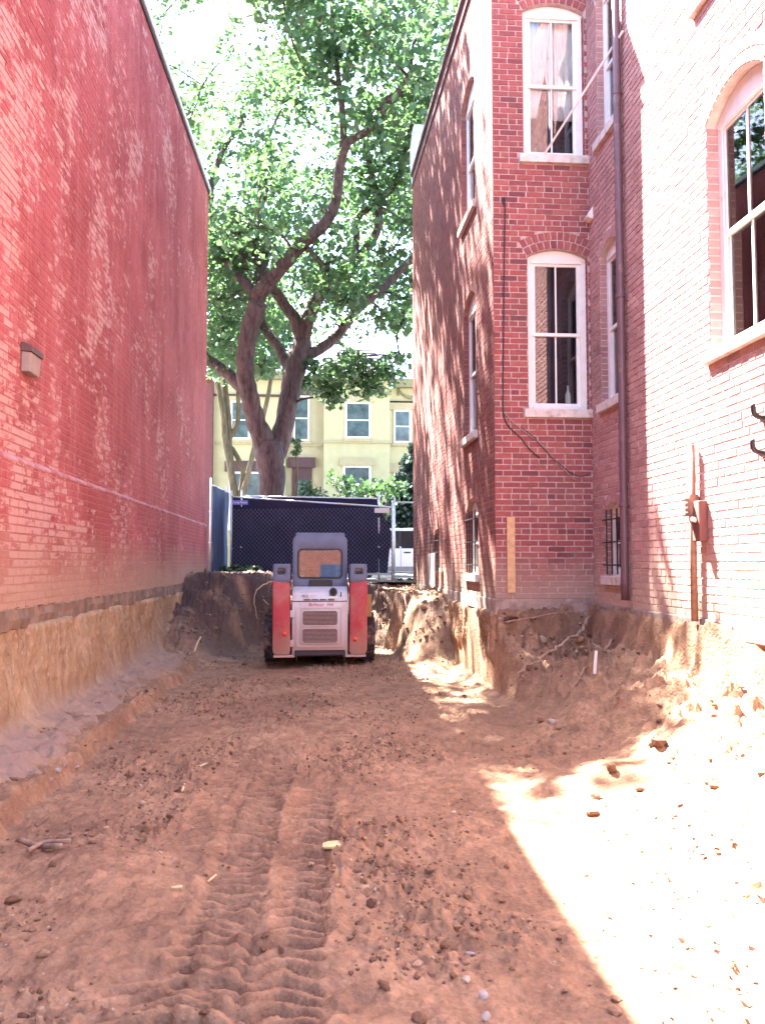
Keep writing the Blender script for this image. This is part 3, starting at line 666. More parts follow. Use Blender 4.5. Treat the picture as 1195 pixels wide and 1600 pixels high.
for (a, b), lab in (((1200, 652), 'black iron hook high on the sunlit wall at the right edge'), ((1199, 707), 'black iron hook low on the sunlit wall at the right edge')):
    p = P(a, b, X=XE); m = MB()
    m.tube(catmull([(XE + .01, p.y, p.z), (XE - .07, p.y, p.z), (XE - .12, p.y - .02, p.z + .03), (XE - .13, p.y - .03, p.z + .09)], 4), 0.018, 8); m.tube([(XE - .005, p.y - .08, p.z), (XE - .005, p.y + .07, p.z)], 0.028, 8)
    thing_mesh(m, 'wall_hook', M['iron'], lab, 'hook', smooth=True)
# pale boards leaning at the side wall
for k, (px_, tilt) in enumerate(((676, 0.03), (683, 0.0))):
    p = P(px_, 905, X=XR - 0.06); m = MB(); m.box((XR - 0.11 - 0.03*k, p.y - 0.16, 1.12), (XR - 0.085 - 0.03*k, p.y + 0.16, 1.66)); 
    thing_mesh(m, 'leaning_panel', M['white_paint'], ('pale panel standing at the side wall, the farther of two', 'pale panel standing at the side wall, the nearer of two')[k], 'panel', bevel=0.004)

# ------------------------------------------------------------------ ground
def structure(o): o['kind'] = 'structure'; return o
def sheet(name, mat, x0, x1, y0, y1, z):
    m = MB(); m.add([(x0,y0,z),(x1,y0,z),(x1,y1,z),(x0,y1,z)], [(0,1,2,3)]); return structure(m.build(name, mat))
LANES = [(-0.60, 0.02, 0.13, 1), (-0.345, 0.015, 0.135, 0), (-0.075, 0.02, 0.135, 2)]
def lane_c(k, y):
    c, sl_, hw, kind = LANES[k]; return c + sl_ * (y - 3.3) + 0.03 * np.sin(y * 0.9 + k)
def ground_height(x, y, detail=True):
    x = np.asarray(x, float); y = np.asarray(y, float)
    n_lo = fbm(x * 0.55, y * 0.55, 3, 3); n_md = fbm(x * 2.1, y * 2.1, 3, 13)
    h = 0.045 * n_lo + 0.02 * n_md
    wob = 0.22 * fbm(x * 0.9, y * 0.9, 3, 23)
    prof = lambda d, w: 1.0 - 0.42 * ss(0.0, 0.16, d) - 0.60 * ss(0.10, w, d)
    d1 = 9.95 - y + wob * 0.5; d2 = 3.24 - x + wob * 0.6
    b1 = np.where(x > 2.0, prof(np.maximum(d1, 0), 1.75), 0) * ss(0.0, 1.0, (x - 2.05) / (0.05 + 0.30 * np.clip(d1 / 1.2, 0, 1)))
    b2 = prof(np.maximum(d2, 0), 1.45 + 0.25 * ss(8, 4, y)) * np.where(y < 10.1, 1, 0)
    near = np.maximum(b1, b2)
    inside = (x > 2.12) & (y > 9.97)
    far = (1.08 + 0.19 * ss(1.0, -1.4, x)) * ss(15.9, 17.5, y + wob * 1.6 + 0.55 * ss(-0.6, -1.9, x) * 2.2)
    rb = 1.02 * ss(0.0, 1.0, (x - (1.32 + wob * 1.3 - 0.04 * (y - 13.5))) / 0.6) * ss(12.1, 13.6, y + wob)
    lb_ = 0.8 * ss(0.0, 1.0, (-1.35 - x + wob * 0.6) / 0.9) * ss(11.5, 16.0, y)
    lip = -1.66 + 0.10 * noise2(y * 1.3, y * 0 + 4.2, 41) + 0.05 * noise2(y * 5, y * 0, 42)
    shelf = 0.13 * ss(0.0, 0.09, lip - x) + 0.06 * ss(0.1, 0.6, lip - x)
    banks = np.maximum.reduce([near, far, rb, lb_, shelf])
    h = h * (1 - 0.6 * ss(0.8, 1.1, banks)) + banks
    h = h + 0.10 * np.exp(-(((x - 1.85) / 0.30)**2 + ((y - 5.75) / 0.42)**2)) + 0.05 * np.exp(-(((x + 1.0) / 0.22)**2 + ((y - 4.3) / 0.3)**2))
    h = np.where(inside, 0.5, h)
    if detail:
        m = ss(-0.25, 0.35, fbm(x * 0.8 + 5, y * 0.8, 2, 33)); track = np.zeros_like(h)
        for k in range(len(LANES)):
            c, sl_, hw, kind = LANES[k]; dx = x - lane_c(k, y); w = ss(hw + 0.03, hw - 0.03, np.abs(dx))
            st = ss(-0.35, 0.1, 0.5 * ss(5.0, 3.6, y) + noise2(x * 0.7 + 9 * k, y * 0.55 + k, 51) + (0.35 if k in (1, 2) else 0.0) - 0.05 * (y - 4.0))
            fade = w * st * ss(8.2, 5.6, y)
            ph = (y + (0.30 * dx if kind == 0 else (-0.35 * dx if kind == 1 else 0.55 * np.abs(dx)))) / 0.105 * 2 * np.pi + 0.35 * noise2(x * 3, y * 3, 61)
            brk = ss(-0.45, 0.05, noise2(x * 6 + k, y * 6, 63)); bar = np.clip(np.sin(ph) * 2.4, -0.9, 1.0) * (0.55 + 0.45 * brk)
            h = h - 0.024 * fade + 0.027 * fade * bar + 0.03 * st * ss(8.2, 5.6, y) * ss(0.07, 0.0, np.abs(np.abs(dx) - hw - 0.05)) * (0.4 + noise2(x * 8, y * 8, 64)); track = np.maximum(track, fade)
        rough = (1 - 0.72 * track) * (0.35 + 0.65 * m) * (1 + 0.9 * ss(0.12, 0.5, banks))
        rough = rough * (1 - 0.5 * ss(0.9, 1.3, x) * ss(8.5, 6.5, y))
        cl = np.abs(noise2(x * 9, y * 9, 71)) * 0.6 + np.abs(noise2(x * 19, y * 19, 72)) * 0.34 + np.abs(noise2(x * 38, y * 38, 73)) * 0.16
        h = h + rough * (0.030 * clods(x, y, 0.12, 401) + 0.034 * clods(x + 3, y, 0.070, 411) + 0.024 * clods(x, y + 7, 0.038, 421) - 0.018)
        h = h + rough * 0.04 * (0.42 - cl) + rough * 0.01 * np.maximum(0, noise2(x * 14, y * 14, 74))
        bm_ = ss(0.12, 0.4, banks) * ss(1.25, 1.0, banks)
        low_ = ss(0.95, 0.55, banks)
        h = h + bm_ * ((0.02 + 0.03 * low_) * fbm(x * 3.5, y * 3.5, 3, 81) + 0.09 * low_ * clods(x, y, 0.30, 431, 0.5) + (0.02 + 0.06 * low_) * clods(x, y + 4, 0.15, 441, 0.4) + 0.03 * clods(x, y + 9, 0.08, 451, 0.4) - 0.03)
    return h, banks
NY, NX = 800, 800
ys = 1.0 * (19.3 / 1.0) ** np.linspace(0, 1, NY); xs = np.linspace(-2.36, 4.0, NX)
GX, GY = np.meshgrid(xs, ys); GH, GB = ground_height(GX, GY)
co = np.stack([GX, GY, GH], -1).reshape(-1, 3).astype(np.float32)
idx = (np.arange(NY - 1)[:, None] * NX + np.arange(NX - 1)[None, :]).reshape(-1)
quads = np.stack([idx, idx + 1, idx + NX + 1, idx + NX], -1).astype(np.int32)
me = D.meshes.new('pit_ground'); me.vertices.add(len(co)); me.vertices.foreach_set('co', co.reshape(-1))
me.loops.add(quads.size); me.loops.foreach_set('vertex_index', quads.reshape(-1))
me.polygons.add(len(quads)); me.polygons.foreach_set('loop_start', np.arange(0, quads.size, 4, dtype=np.int32)); me.update(calc_edges=True); me.validate()
me.polygons.foreach_set('use_smooth', np.ones(len(me.polygons), bool))
tone = (0.75 * ss(14.3, 16.5, GY + 0.8 * ss(-0.5, -1.6, GX) * 2.0) * ss(1.6, 0.9, GX) + 0.25 * ss(0.3, 0.9, GB) * ss(9, 12, GY)) * ss(-0.6, 0.2, fbm(GX * 1.5, GY * 1.5, 3, 91) + 0.25)  # far bank darkened: dark topsoil, with its shade painted into the colour too
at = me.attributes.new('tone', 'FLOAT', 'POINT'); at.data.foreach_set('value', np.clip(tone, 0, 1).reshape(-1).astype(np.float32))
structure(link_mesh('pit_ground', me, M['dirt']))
sheet('yard_ground', M['dirt'], -2.36, 30, -30, 1.0, 0.005)
sheet('ground', simple('town_ground', (0.16, 0.15, 0.12), 0.95), -900, 900, -900, 900, -0.6)
M['paving'] = simple('concrete_paving', (0.36, 0.33, 0.30), 0.9, var=0.15, scale=5)
M['asphalt'] = simple('asphalt', (0.06, 0.06, 0.062), 0.9, var=0.2, scale=20)
VX, VY = np.meshgrid(np.r_[-40, -12, np.linspace(-6, 6, 90), 12, 40], np.linspace(17.7, 22.65, 60))
VZ = 1.085 + (0.19 * ss(1.0, -1.4, VX) + 0.02) * ss(22.4, 21.0, VY) + 0.035 * fbm(VX * 1.5, VY * 1.5, 3, 211) * ss(22.6, 21.6, VY)
m = MB(); nx_ = VX.shape[1]; m.v = [tuple(p) for p in np.stack([VX, VY, VZ], -1).reshape(-1, 3)]; m.f = [(j * nx_ + i, j * nx_ + i + 1, (j + 1) * nx_ + i + 1, (j + 1) * nx_ + i) for j in range(VX.shape[0] - 1) for i in range(nx_ - 1)]
structure(m.build('verge', dirt_mat('verge_soil', (0.13,0.08,0.06), (0.19,0.12,0.085), (0.08,0.055,0.045), False), smooth=True))
sheet('pavement', M['paving'], -40, 40, 22.6, 25.4, 1.06)
m = MB(); m.box((-40, 25.4, 0.8), (40, 25.58, 1.05)); structure(m.build('kerb', M['paving']))
sheet('road', M['asphalt'], -60, 60, 25.58, 34.0, 0.90)
m = MB(); m.box((-40, 34.0, 0.8), (40, 34.18, 1.05)); structure(m.build('kerb', M['paving']))
sheet('pavement', M['paving'], -40, 40, 34.18, 36.5, 1.06)
sheet('front_garden', simple('garden_soil', (0.07, 0.09, 0.04), 0.95, var=0.4), -40, 40, 36.5, 60, 1.08)
# clay bank cut below the left building, and below the right house
def bank(name, y0, y1, prof, sign, seed, ny, ns, scr=0.03, mat='bank'):
    pr = np.array(catmull([(a, b, 0) for a, b in prof], 8))[:, :2]
    seg = np.r_[0, np.cumsum(np.hypot(*np.diff(pr, axis=0).T))]; t = np.linspace(0, seg[-1], ns)
    px_ = np.interp(t, seg, pr[:, 0]); pz_ = np.interp(t, seg, pr[:, 1])
    Yg, T = np.meshgrid(np.linspace(y0, y1, ny), t, indexing='ij'); Xg = np.interp(T, t, px_); Zg = np.interp(T, t, pz_)
    face = ss(0.25, 0.5, Zg) * ss(1.08, 0.95, Zg) + 0.25
    dx = 0.055 * fbm(Yg * 1.1, Zg * 0.7, 3, seed) + scr * fbm(Yg * 7, Zg * 1.1, 3, seed + 5) + 0.018 * np.abs(noise2(Yg * 18, Zg * 9, seed + 9)) + 0.01 * noise2(Yg * 34, Zg * 26, seed + 11)
    Xg = Xg + sign * dx * face; Zg = Zg + (0.04 * fbm(Yg * 3.5, T * 5, 4, seed + 7, 0.6)) * ss(0.5, 0.2, Zg)
    if sign < 0: Xg = Xg + 3.0 * np.maximum(0, YR + 0.0 - Yg) * ss(0.0, 0.2, Zg)
    V = np.stack([Xg, Yg, Zg], -1).reshape(-1, 3); ii = (np.arange(ny - 1)[:, None] * ns + np.arange(ns - 1)[None]).reshape(-1)
    m = MB(); m.v = [tuple(p) for p in V]; m.f = [tuple(q) for q in np.stack([ii, ii + 1, ii + ns + 1, ii + ns], -1).tolist()]
    return structure(m.build(name, M[mat], smooth=True))
bank('clay_bank', 0.5, 19.3, [(-1.75, 0.05), (-1.9, 0.16), (-2.12, 0.21), (-2.24, 0.30), (-2.30, 0.55), (-2.33, 0.85), (-2.345, 0.98), (-2.42, 1.0)], 1, 101, 900, 60, 0.016)
bank('clay_bank', YR - 0.10, 16.5, [(1.78, -0.03), (1.98, 0.03), (2.075, 0.12), (2.08, 0.4), (2.085, 0.75), (2.085, 0.93), (2.2, 0.95)], -1, 131, 360, 40, 0.02, 'dirt')

# ------------------------------------------------------------------ skid steer loader
M['cab_grey'] = simple('blue_grey_cab_paint', (0.11, 0.125, 0.20), 0.45, 0.0, var=0.12, scale=5, dirt=(0.28,0.2,0.17), dirt_amt=0.0)
M['loader_red'] = simple('faded_red_paint', (0.42, 0.045, 0.05), 0.5, var=0.15, scale=5, dirt=(0.40,0.22,0.17), dirt_amt=0.0)
M['loader_white'] = simple('dusty_white_paint', (0.66, 0.64, 0.64), 0.5, var=0.08, scale=5, dirt=(0.48,0.32,0.26), dirt_amt=0.05)
def mud_fade(name, base, mud, z0, z1):
    t = NT(name); v = t.coord('World'); z = t.sep(v)[2]; n = t.noise(v, 7, 6, 0.65)
    k = t.math('ADD', z, t.math('MULTIPLY', t.math('SUBTRACT', n, 0.5), 0.35))
    q = t.n('ShaderNodeMapRange'); t.l(k, q.inputs[0]); q.inputs[1].default_value = z0; q.inputs[2].default_value = z1; q.inputs[3].default_value = 1; q.inputs[4].default_value = 0
    c = t.mix(t.ramp(n, [(0.35, 0.0), (0.7, 0.35)]), base, tuple(x * 0.7 for x in base))
    c = t.mix(t.math('MULTIPLY', t.ramp(t.noise(v, 3.2, 8, 0.72), [(0.46, 0.0), (0.66, 1.0)]), 0.45), c, mud)
    c = t.mix(t.ramp(t.noise(t.map(v, (6, 6, 30)), 3, 4, 0.6), [(0.66, 0.0), (0.72, 0.5)]), c, (0.12, 0.07, 0.06))
    t.bsdf(t.mix(q.outputs[0], c, mud), 0.62, 0, n, 0.1, 0.01); return t.m
M['red_mud'] = mud_fade('red_paint_with_mud', (0.45,0.042,0.05), (0.40,0.23,0.17), 0.18, 0.62)
M['white_mud'] = mud_fade('white_paint_with_mud', (0.68,0.66,0.67), (0.48,0.31,0.25), 0.16, 0.95)
M['rubber'] = simple('muddy_rubber', (0.03, 0.025, 0.028), 0.85, var=0.3, scale=12, dirt=(0.26,0.15,0.11), dirt_amt=0.12)
M['dark_steel'] = simple('dark_steel', (0.05, 0.03, 0.03), 0.6, 0.3, var=0.2, dirt=(0.2,0.11,0.09), dirt_amt=0.06)
M['grille'] = simple('dusty_grille', (0.36, 0.25, 0.22), 0.8, var=0.15, scale=30)
M['grille_dark'] = simple('grille_recess', (0.12, 0.075, 0.07), 0.9)
def emis_free(name, col): return simple(name, col, 0.3, spec=0.8, var=0.05)
SK = (0.095, 12.55, 0.02)
sk = empty('skid_steer_loader', SK, R(0.0)); tag(sk, 'red and white skid steer loader with grey cab at the pit end', 'loader')
def rrect(x0, x1, z0, z1, r, n=5):
    pts = []
    for cx, cz, a in ((x1 - r, z0 + r, -90), (x1 - r, z1 - r, 0), (x0 + r, z1 - r, 90), (x0 + r, z0 + r, 180)):
        for i in range(n + 1): w = R(a + 90 * i / n); pts.append((cx + r * math.cos(w), cz + r * math.sin(w)))
    return pts
fxz = lambda a, b, h: Vector((a, h, b))
m = MB(); m.box((-0.60, 0.28, 0.22), (0.60, 2.2, 0.62)); m.box((-0.40, 0.10, 0.30), (0.40, 0.6, 0.98)); m.build('chassis', M['dark_steel'], sk, bevel=0.02)
# cab: rounded shell with a real window hole in the rear wall
def ring_wall(outer, inner, h0, h1, fn, mb):
    """a plate between two outlines with the same number of points"""
    n = len(outer); b = len(mb.v)
    for lp, h in ((outer, h0), (inner, h0), (outer, h1), (inner, h1)): mb.v += [tuple(fn(a, c, h)) for a, c in lp]
    for i in range(n):
        j = (i + 1) % n
        mb.f += [(b+i, b+j, b+n+j, b+n+i), (b+2*n+i, b+3*n+i, b+3*n+j, b+2*n+j), (b+i, b+2*n+i, b+2*n+j, b+j), (b+n+i, b+n+j, b+3*n+j, b+3*n+i)]
    return mb
cab_out = rrect(-0.405, 0.405, 1.10, 1.895, 0.09); win_in = rrect(-0.325, 0.325, 1.26, 1.685, 0.06)
m = MB(); ring_wall(cab_out, win_in, 0.42, 0.47, fxz, m)
o_in = rrect(-0.37, 0.37, 1.10, 1.86, 0.07); ring_wall(cab_out, o_in, 0.471, 1.62, fxz, m)
cab = m.build('cab', M['cab_grey'], sk, smooth='auto', bevel=0.008)
m = MB(); m.prism(rrect(-0.37, 0.37, 1.86, 1.935, 0.035), 0.46, 1.58, fxz); m.build('roof_cap', M['cab_grey'], cab, bevel=0.02, smooth=True)
m = MB(); ring_wall(rrect(-0.335, 0.335, 1.25, 1.695, 0.065), rrect(-0.31, 0.31, 1.275, 1.67, 0.05), 0.408, 0.42, fxz, m); m.build('window_seal', M['black_cable'], cab)
m = MB(); m.prism(rrect(-0.318, 0.318, 1.267, 1.678, 0.055), 0.445, 0.450, fxz); m.build('rear_window', glass_mat('cab_glass', (0.55, 0.58, 0.6), 0.065), cab)
m = MB(); ring_wall(rrect(-0.37, 0.37, 0.80, 1.86, 0.05), rrect(-0.30, 0.30, 0.95, 1.78, 0.05), 1.60, 1.64, fxz, m); m.build('door_frame', M['dark_steel'], cab)
for sx_ in (-1, 1):
    m = MB()
    for k in range(9): m.box((sx_ * 0.395 - 0.012, 0.52 + k * 0.12, 1.15), (sx_ * 0.395 + 0.012, 0.545 + k * 0.12, 1.82))
    for k in range(6): m.box((sx_ * 0.395 - 0.013, 0.48, 1.20 + k * 0.11), (sx_ * 0.395 + 0.013, 1.6, 1.222 + k * 0.11))
    m.build('side_screen', M['dark_steel'], cab)
m = MB(); m.prism(rrect(-0.25, 0.25, 0.95, 1.42, 0.08), 0.86, 0.98, fxz); m.box((-0.25, 0.9, 0.85), (0.25, 1.4, 0.98)); m.build('seat', M['black_cable'], cab, bevel=0.03, smooth=True)
m = MB(); m.prism(rrect(-0.16, 0.18, 1.125, 1.235, 0.02), 0.36, 0.42, fxz); m.build('rear_bracket', M['black_cable'], cab, bevel=0.01)
for lx in (-0.25, 0.26):
    m = MB(); m.tube([(lx, 0.52, 1.23), (lx, 0.52, 1.38)], 0.016, 8); m.lathe([(0.001, -0.03), (0.03, -0.02), (0.03, 0.03), (0.001, 0.04)], 10, lambda c, s_, r, h: (lx + c*r, 0.52 + s_*r, 1.40 + h)); m.build('lever', M['white_paint'], cab)
# uprights
for sx_ in (-1, 1):
    f = lambda a, b, h, q=sx_: Vector((q * a, h, b))
    lo = [(0.42, 0.22), (0.44, 0.17), (0.64, 0.17), (0.675, 0.22), (0.68, 1.22), (0.66, 1.225), (0.43, 1.20)]
    m = MB(); m.prism(lo, 0.0, 0.34, f); up_ = m.build('upright', M['red_mud'], sk, bevel=0.018, smooth=True)
    m = MB(); ring_wall(rrect(0.425, 0.675, 1.20, 1.47, 0.03), rrect(0.50, 0.61, 1.32, 1.40, 0.02), 0.01, 0.33, f, m); m.build('upright_cap', M['cab_grey'], up_, bevel=0.008, smooth='auto')
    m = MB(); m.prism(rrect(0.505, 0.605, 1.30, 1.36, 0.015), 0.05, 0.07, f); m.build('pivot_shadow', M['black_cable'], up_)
    m = MB(); m.tube([f(0.49, 1.385, 0.10), f(0.62, 1.385, 0.10)], 0.028, 10); m.build('pivot_pin', M['grille'], up_)
    lz = 0.47 if sx_ < 0 else 0.39
    m = MB(); m.lathe([(0.001, -0.022), (0.024, -0.02), (0.034, -0.008), (0.036, 0.012)], 16, lambda c, s_, r, h, q=sx_: (q * 0.505 + c*r, -0.004 + h, lz + s_*r)); m.build('tail_light', emis_free('red_lamp_lens', (0.75, 0.06, 0.03)), up_, smooth=True)
    # lift arm running forward over the wheels
    arm = [(0.10, 1.40), (0.30, 1.47), (1.2, 1.30), (2.1, 0.95), (2.45, 0.45), (2.35, 0.38), (2.0, 0.80), (1.2, 1.13), (0.30, 1.27), (0.10, 1.30)]
    m = MB(); m.prism(arm, 0.50, 0.61, lambda a, b, h, q=sx_: Vector((q * h, a, b))); m.build('lift_arm', M['loader_white'], sk, bevel=0.012)
    for ay in (0.62, 1.62):
        wc = Vector((sx_ * 0.69, ay, 0.375)); tr_ = 0.375
        fn = lambda c, s_, r, h, w=wc, q=sx_: (w.x + q * h, w.y + c * r, w.z + s_ * r)
        wh = MB(); wh.lathe([(0.001, 0.06), (0.19, 0.06), (0.205, 0.10), (0.20, -0.08), (0.06, -0.06), (0.001, -0.06)], 20, fn); wo_ = wh.build('wheel', M['white_mud'], sk, smooth='auto')
        ty = MB(); ty.lathe([(0.20, 0.10), (0.27, 0.125), (0.335, 0.115), (0.350, 0.09), (0.352, -0.09), (0.335, -0.115), (0.27, -0.125), (0.20, -0.10), (0.20, 0.10)], 32, fn)
        for k in range(18):
            for sd_ in (-1, 1):
                a0 = 2 * math.pi * (k + (0.5 if sd_ > 0 else 0)) / 18; V = []
                for (hh, da) in ((0.0, 0.10), (sd_ * 0.122, -0.06)):
                    for rr in (0.345, tr_ if hh == 0 else tr_ - 0.012):
                        for dd in (-0.045, 0.045): V.append(fn(math.cos(a0 + da + dd), math.sin(a0 + da + dd), rr, hh))
                ty.add(V, [(0,1,3,2),(4,6,7,5),(0,4,5,1),(2,3,7,6),(0,2,6,4),(1,5,7,3)])
        ty.build('tyre', M['rubber'], wo_)
# rear hood and tailgate
m = MB(); m.prism([(0.04, 0.935), (0.10, 1.05), (0.36, 1.135), (0.42, 1.135), (0.42, 0.935)], -0.40, 0.40, lambda a, b, h: Vector((h, a, b)))
hood_ = m.build('hood', M['white_mud'], sk, bevel=0.012, smooth=True)
for k in range(4):
    m = MB(); m.box((-0.235 + k * 0.115, 0.030, 0.948), (-0.14 + k * 0.115, 0.05, 0.962)); m.build('vent_slot', M['dark_steel'], hood_)
g1 = rrect(-0.255, 0.255, 0.585, 0.80, 0.035); g2 = rrect(-0.255, 0.255, 0.335, 0.545, 0.035)
m = MB(); m.box((-0.40, 0.045, 0.15), (0.40, 0.10, 0.925)); tg = m.build('tailgate', M['white_mud'], sk, bevel=0.012, smooth=True)
m = MB(); ring_wall(rrect(-0.345, 0.345, 0.27, 0.86, 0.04), rrect(-0.30, 0.30, 0.30, 0.83, 0.04), 0.028, 0.044, fxz, m); m.build('pressed_frame', M['white_mud'], tg, bevel=0.004)
for g, za, zb in ((g1, 0.585, 0.80), (g2, 0.335, 0.545)):
    m = MB(); m.prism(g, 0.036, 0.044, fxz); gr_ = m.build('grille', M['grille_dark'], tg)
    k = za + 0.016
    while k < zb - 0.014:
        s2 = MB(); s2.prism([(0.035, k), (0.022, k + 0.003), (0.022, k + 0.009), (0.035, k + 0.013)], -0.243, 0.243, lambda a, b, h: Vector((h, a, b))); s2.build('slat', M['grille'], gr_); k += 0.0185
    m = MB(); ring_wall([(a * 1.02, b + (b - (za + zb) / 2) * 0.04) for a, b in g], [(a * 0.97, (za + zb) / 2 + (b - (za + zb) / 2) * 0.93) for a, b in g], 0.016, 0.036, fxz, m); m.build('grille_rim', M['white_mud'], gr_)
for hz in (0.755, 0.335):
    m = MB(); m.box((-0.425, 0.005, hz - 0.05), (-0.365, 0.044, hz + 0.05)); m.build('hinge', M['white_mud'], tg, bevel=0.008)
m = MB(); m.prism([(0.03, 0.235), (-0.02, 0.20), (-0.02, 0.16), (0.06, 0.14), (0.40, 0.14), (0.40, 0.235)], -0.36, 0.36, lambda a, b, h: Vector((h, a, b))); m.build('bumper', M['dark_steel'], sk, bevel=0.01)
m = MB(); m.box((-0.66, 0.0, 0.135), (-0.361, 0.30, 0.168)); m.box((0.361, 0.0, 0.135), (0.66, 0.30, 0.168)); m.build('skirt', M['white_mud'], sk, bevel=0.006)
m = MB(); m.tube([(0.19, 0.30, 1.06), (0.19, 0.16, 1.08), (0.19, 0.03, 1.065)], 0.047, 14); m.lathe([(0.052, 0), (0.06, 0), (0.06, 0.03), (0.052, 0.03)], 14, lambda c, s_, r, h: (0.19 + c*r, 0.02 + h, 1.065 + s_*r)); ex = m.build('exhaust', M['iron'], sk, smooth='auto')
m = MB(); m.box((0.12, 0.05, 0.97), (0.26, 0.20, 1.012)); m.build('exhaust_guard', M['galv'], ex, bevel=0.006)
for sx_ in (-1, 1):
    m = MB(); m.tube(catmull([(sx_ * 0.44, 0.06, 1.16), (sx_ * 0.415, 0.10, 1.27), (sx_ * 0.43, 0.22, 1.36), (sx_ * 0.47, 0.36, 1.34)], 5), 0.012, 7); m.build('hose', M['black_cable'], sk, smooth=True)
m = MB(); m.tube(catmull([(0.30, 0.055, 1.0), (0.30, 0.03, 1.01), (0.30, 0.03, 1.05), (0.30, 0.075, 1.06)], 4), 0.008, 6); m.build('latch_handle', M['iron'], sk, smooth=True)
m = MB(); m.tube(catmull([(-0.33, 0.03, 0.20), (-0.33, -0.03, 0.16), (-0.33, -0.02, 0.10), (-0.33, 0.04, 0.09)], 4), 0.011, 6); m.build('tow_hook', M['dark_steel'], sk, smooth=True)
m = MB(); m.tube(catmull([(0.34, 0.03, 0.20), (0.34, -0.03, 0.16), (0.34, -0.02, 0.10), (0.34, 0.04, 0.09)], 4), 0.011, 6); m.build('tow_hook', M['dark_steel'], sk, smooth=True)
# bucket and cylinder in front
bk = [(2.30, 0.10), (2.95, 0.06), (2.96, 0.09), (2.5, 0.14), (2.36, 0.30), (2.36, 0.52), (2.44, 0.60), (2.40, 0.62), (2.30, 0.50)]
m = MB(); m.prism(bk, -0.78, 0.78, lambda a, b, h: Vector((h, a, b))); m.build('bucket', M['rust_pipe'], sk)
m = MB(); m.tube([(0.70, 0.30, 0.95), (0.70, 0.9, 0.85)], 0.05, 10); m.box((0.655, 0.22, 0.70), (0.755, 0.34, 1.02)); m.build('side_cylinder', simple('muddy_yellow_steel', (0.32, 0.19, 0.07), 0.7), sk)
def text_on(body, size, mat, loc, rot, parent, name='lettering', extrude=0.0008, align='CENTER'):
    cu = D.curves.new(name, 'FONT'); cu.body = body; cu.size = size; cu.extrude = extrude; cu.align_x = align; cu.align_y = 'CENTER'
    t = D.objects.new(name, cu); C.objects.link(t); bpy.context.view_layer.update()
    me = D.meshes.new_from_object(t.evaluated_get(bpy.context.evaluated_depsgraph_get())); D.objects.remove(t); D.curves.remove(cu)
    me.materials.clear(); o = link_mesh(name, me, mat, parent); o.location = loc; o.rotation_euler = rot; return o
text_on('Bobcat  FH', 0.078, simple('red_decal', (0.55, 0.04, 0.05), 0.5), (0.015, 0.0425, 0.880), (R(90), 0, 0), tg)
text_on('853', 0.06, simple('grey_decal', (0.06, 0.06, 0.09), 0.5), (-0.215, 0.068, 1.005), (R(64), 0, 0), hood_)

# ------------------------------------------------------------------ temporary fence panels
M['wire'] = simple('dull_wire', (0.16, 0.16, 0.2), 0.5, 0.5)
def chain_link(parent, a, b, z0, z1, step=0.10, r=0.003, off=Vector((0, 0, 0))):
    a = Vector(a) + off; b = Vector(b) + off; L = (b - a).length; H = z1 - z0; m = MB()
    u = (b - a) / L
    for sgn in (1, -1):
        k = -H if sgn > 0 else 0
        while k < (L if sgn > 0 else L + H):
            # line from (k, 0) going (sgn*H, H)
            s0, s1 = k, k + sgn * H; t0, t1 = 0.0, 1.0; dx = s1 - s0
            lo, hi = sorted(((0 - s0) / dx, (L - s0) / dx)); t0 = max(t0, lo); t1 = min(t1, hi)
            if t1 - t0 > 0.02:
                p = [a + u * (s0 + dx * t) + Vector((0, 0, z0 + H * t)) for t in (t0, t1)]
                m.tube(p, r, 3, False)
            k += step
    o = m.build('wire_mesh', M['wire'], parent); o['kind'] = 'stuff'; return o
M['screen_navy'] = simple('navy_privacy_screen', (0.013, 0.012, 0.042), 0.9, var=0.3, scale=3)
M['screen_blue'] = simple('blue_screen_cloth', (0.040, 0.055, 0.115), 0.85, var=0.2, scale=3)
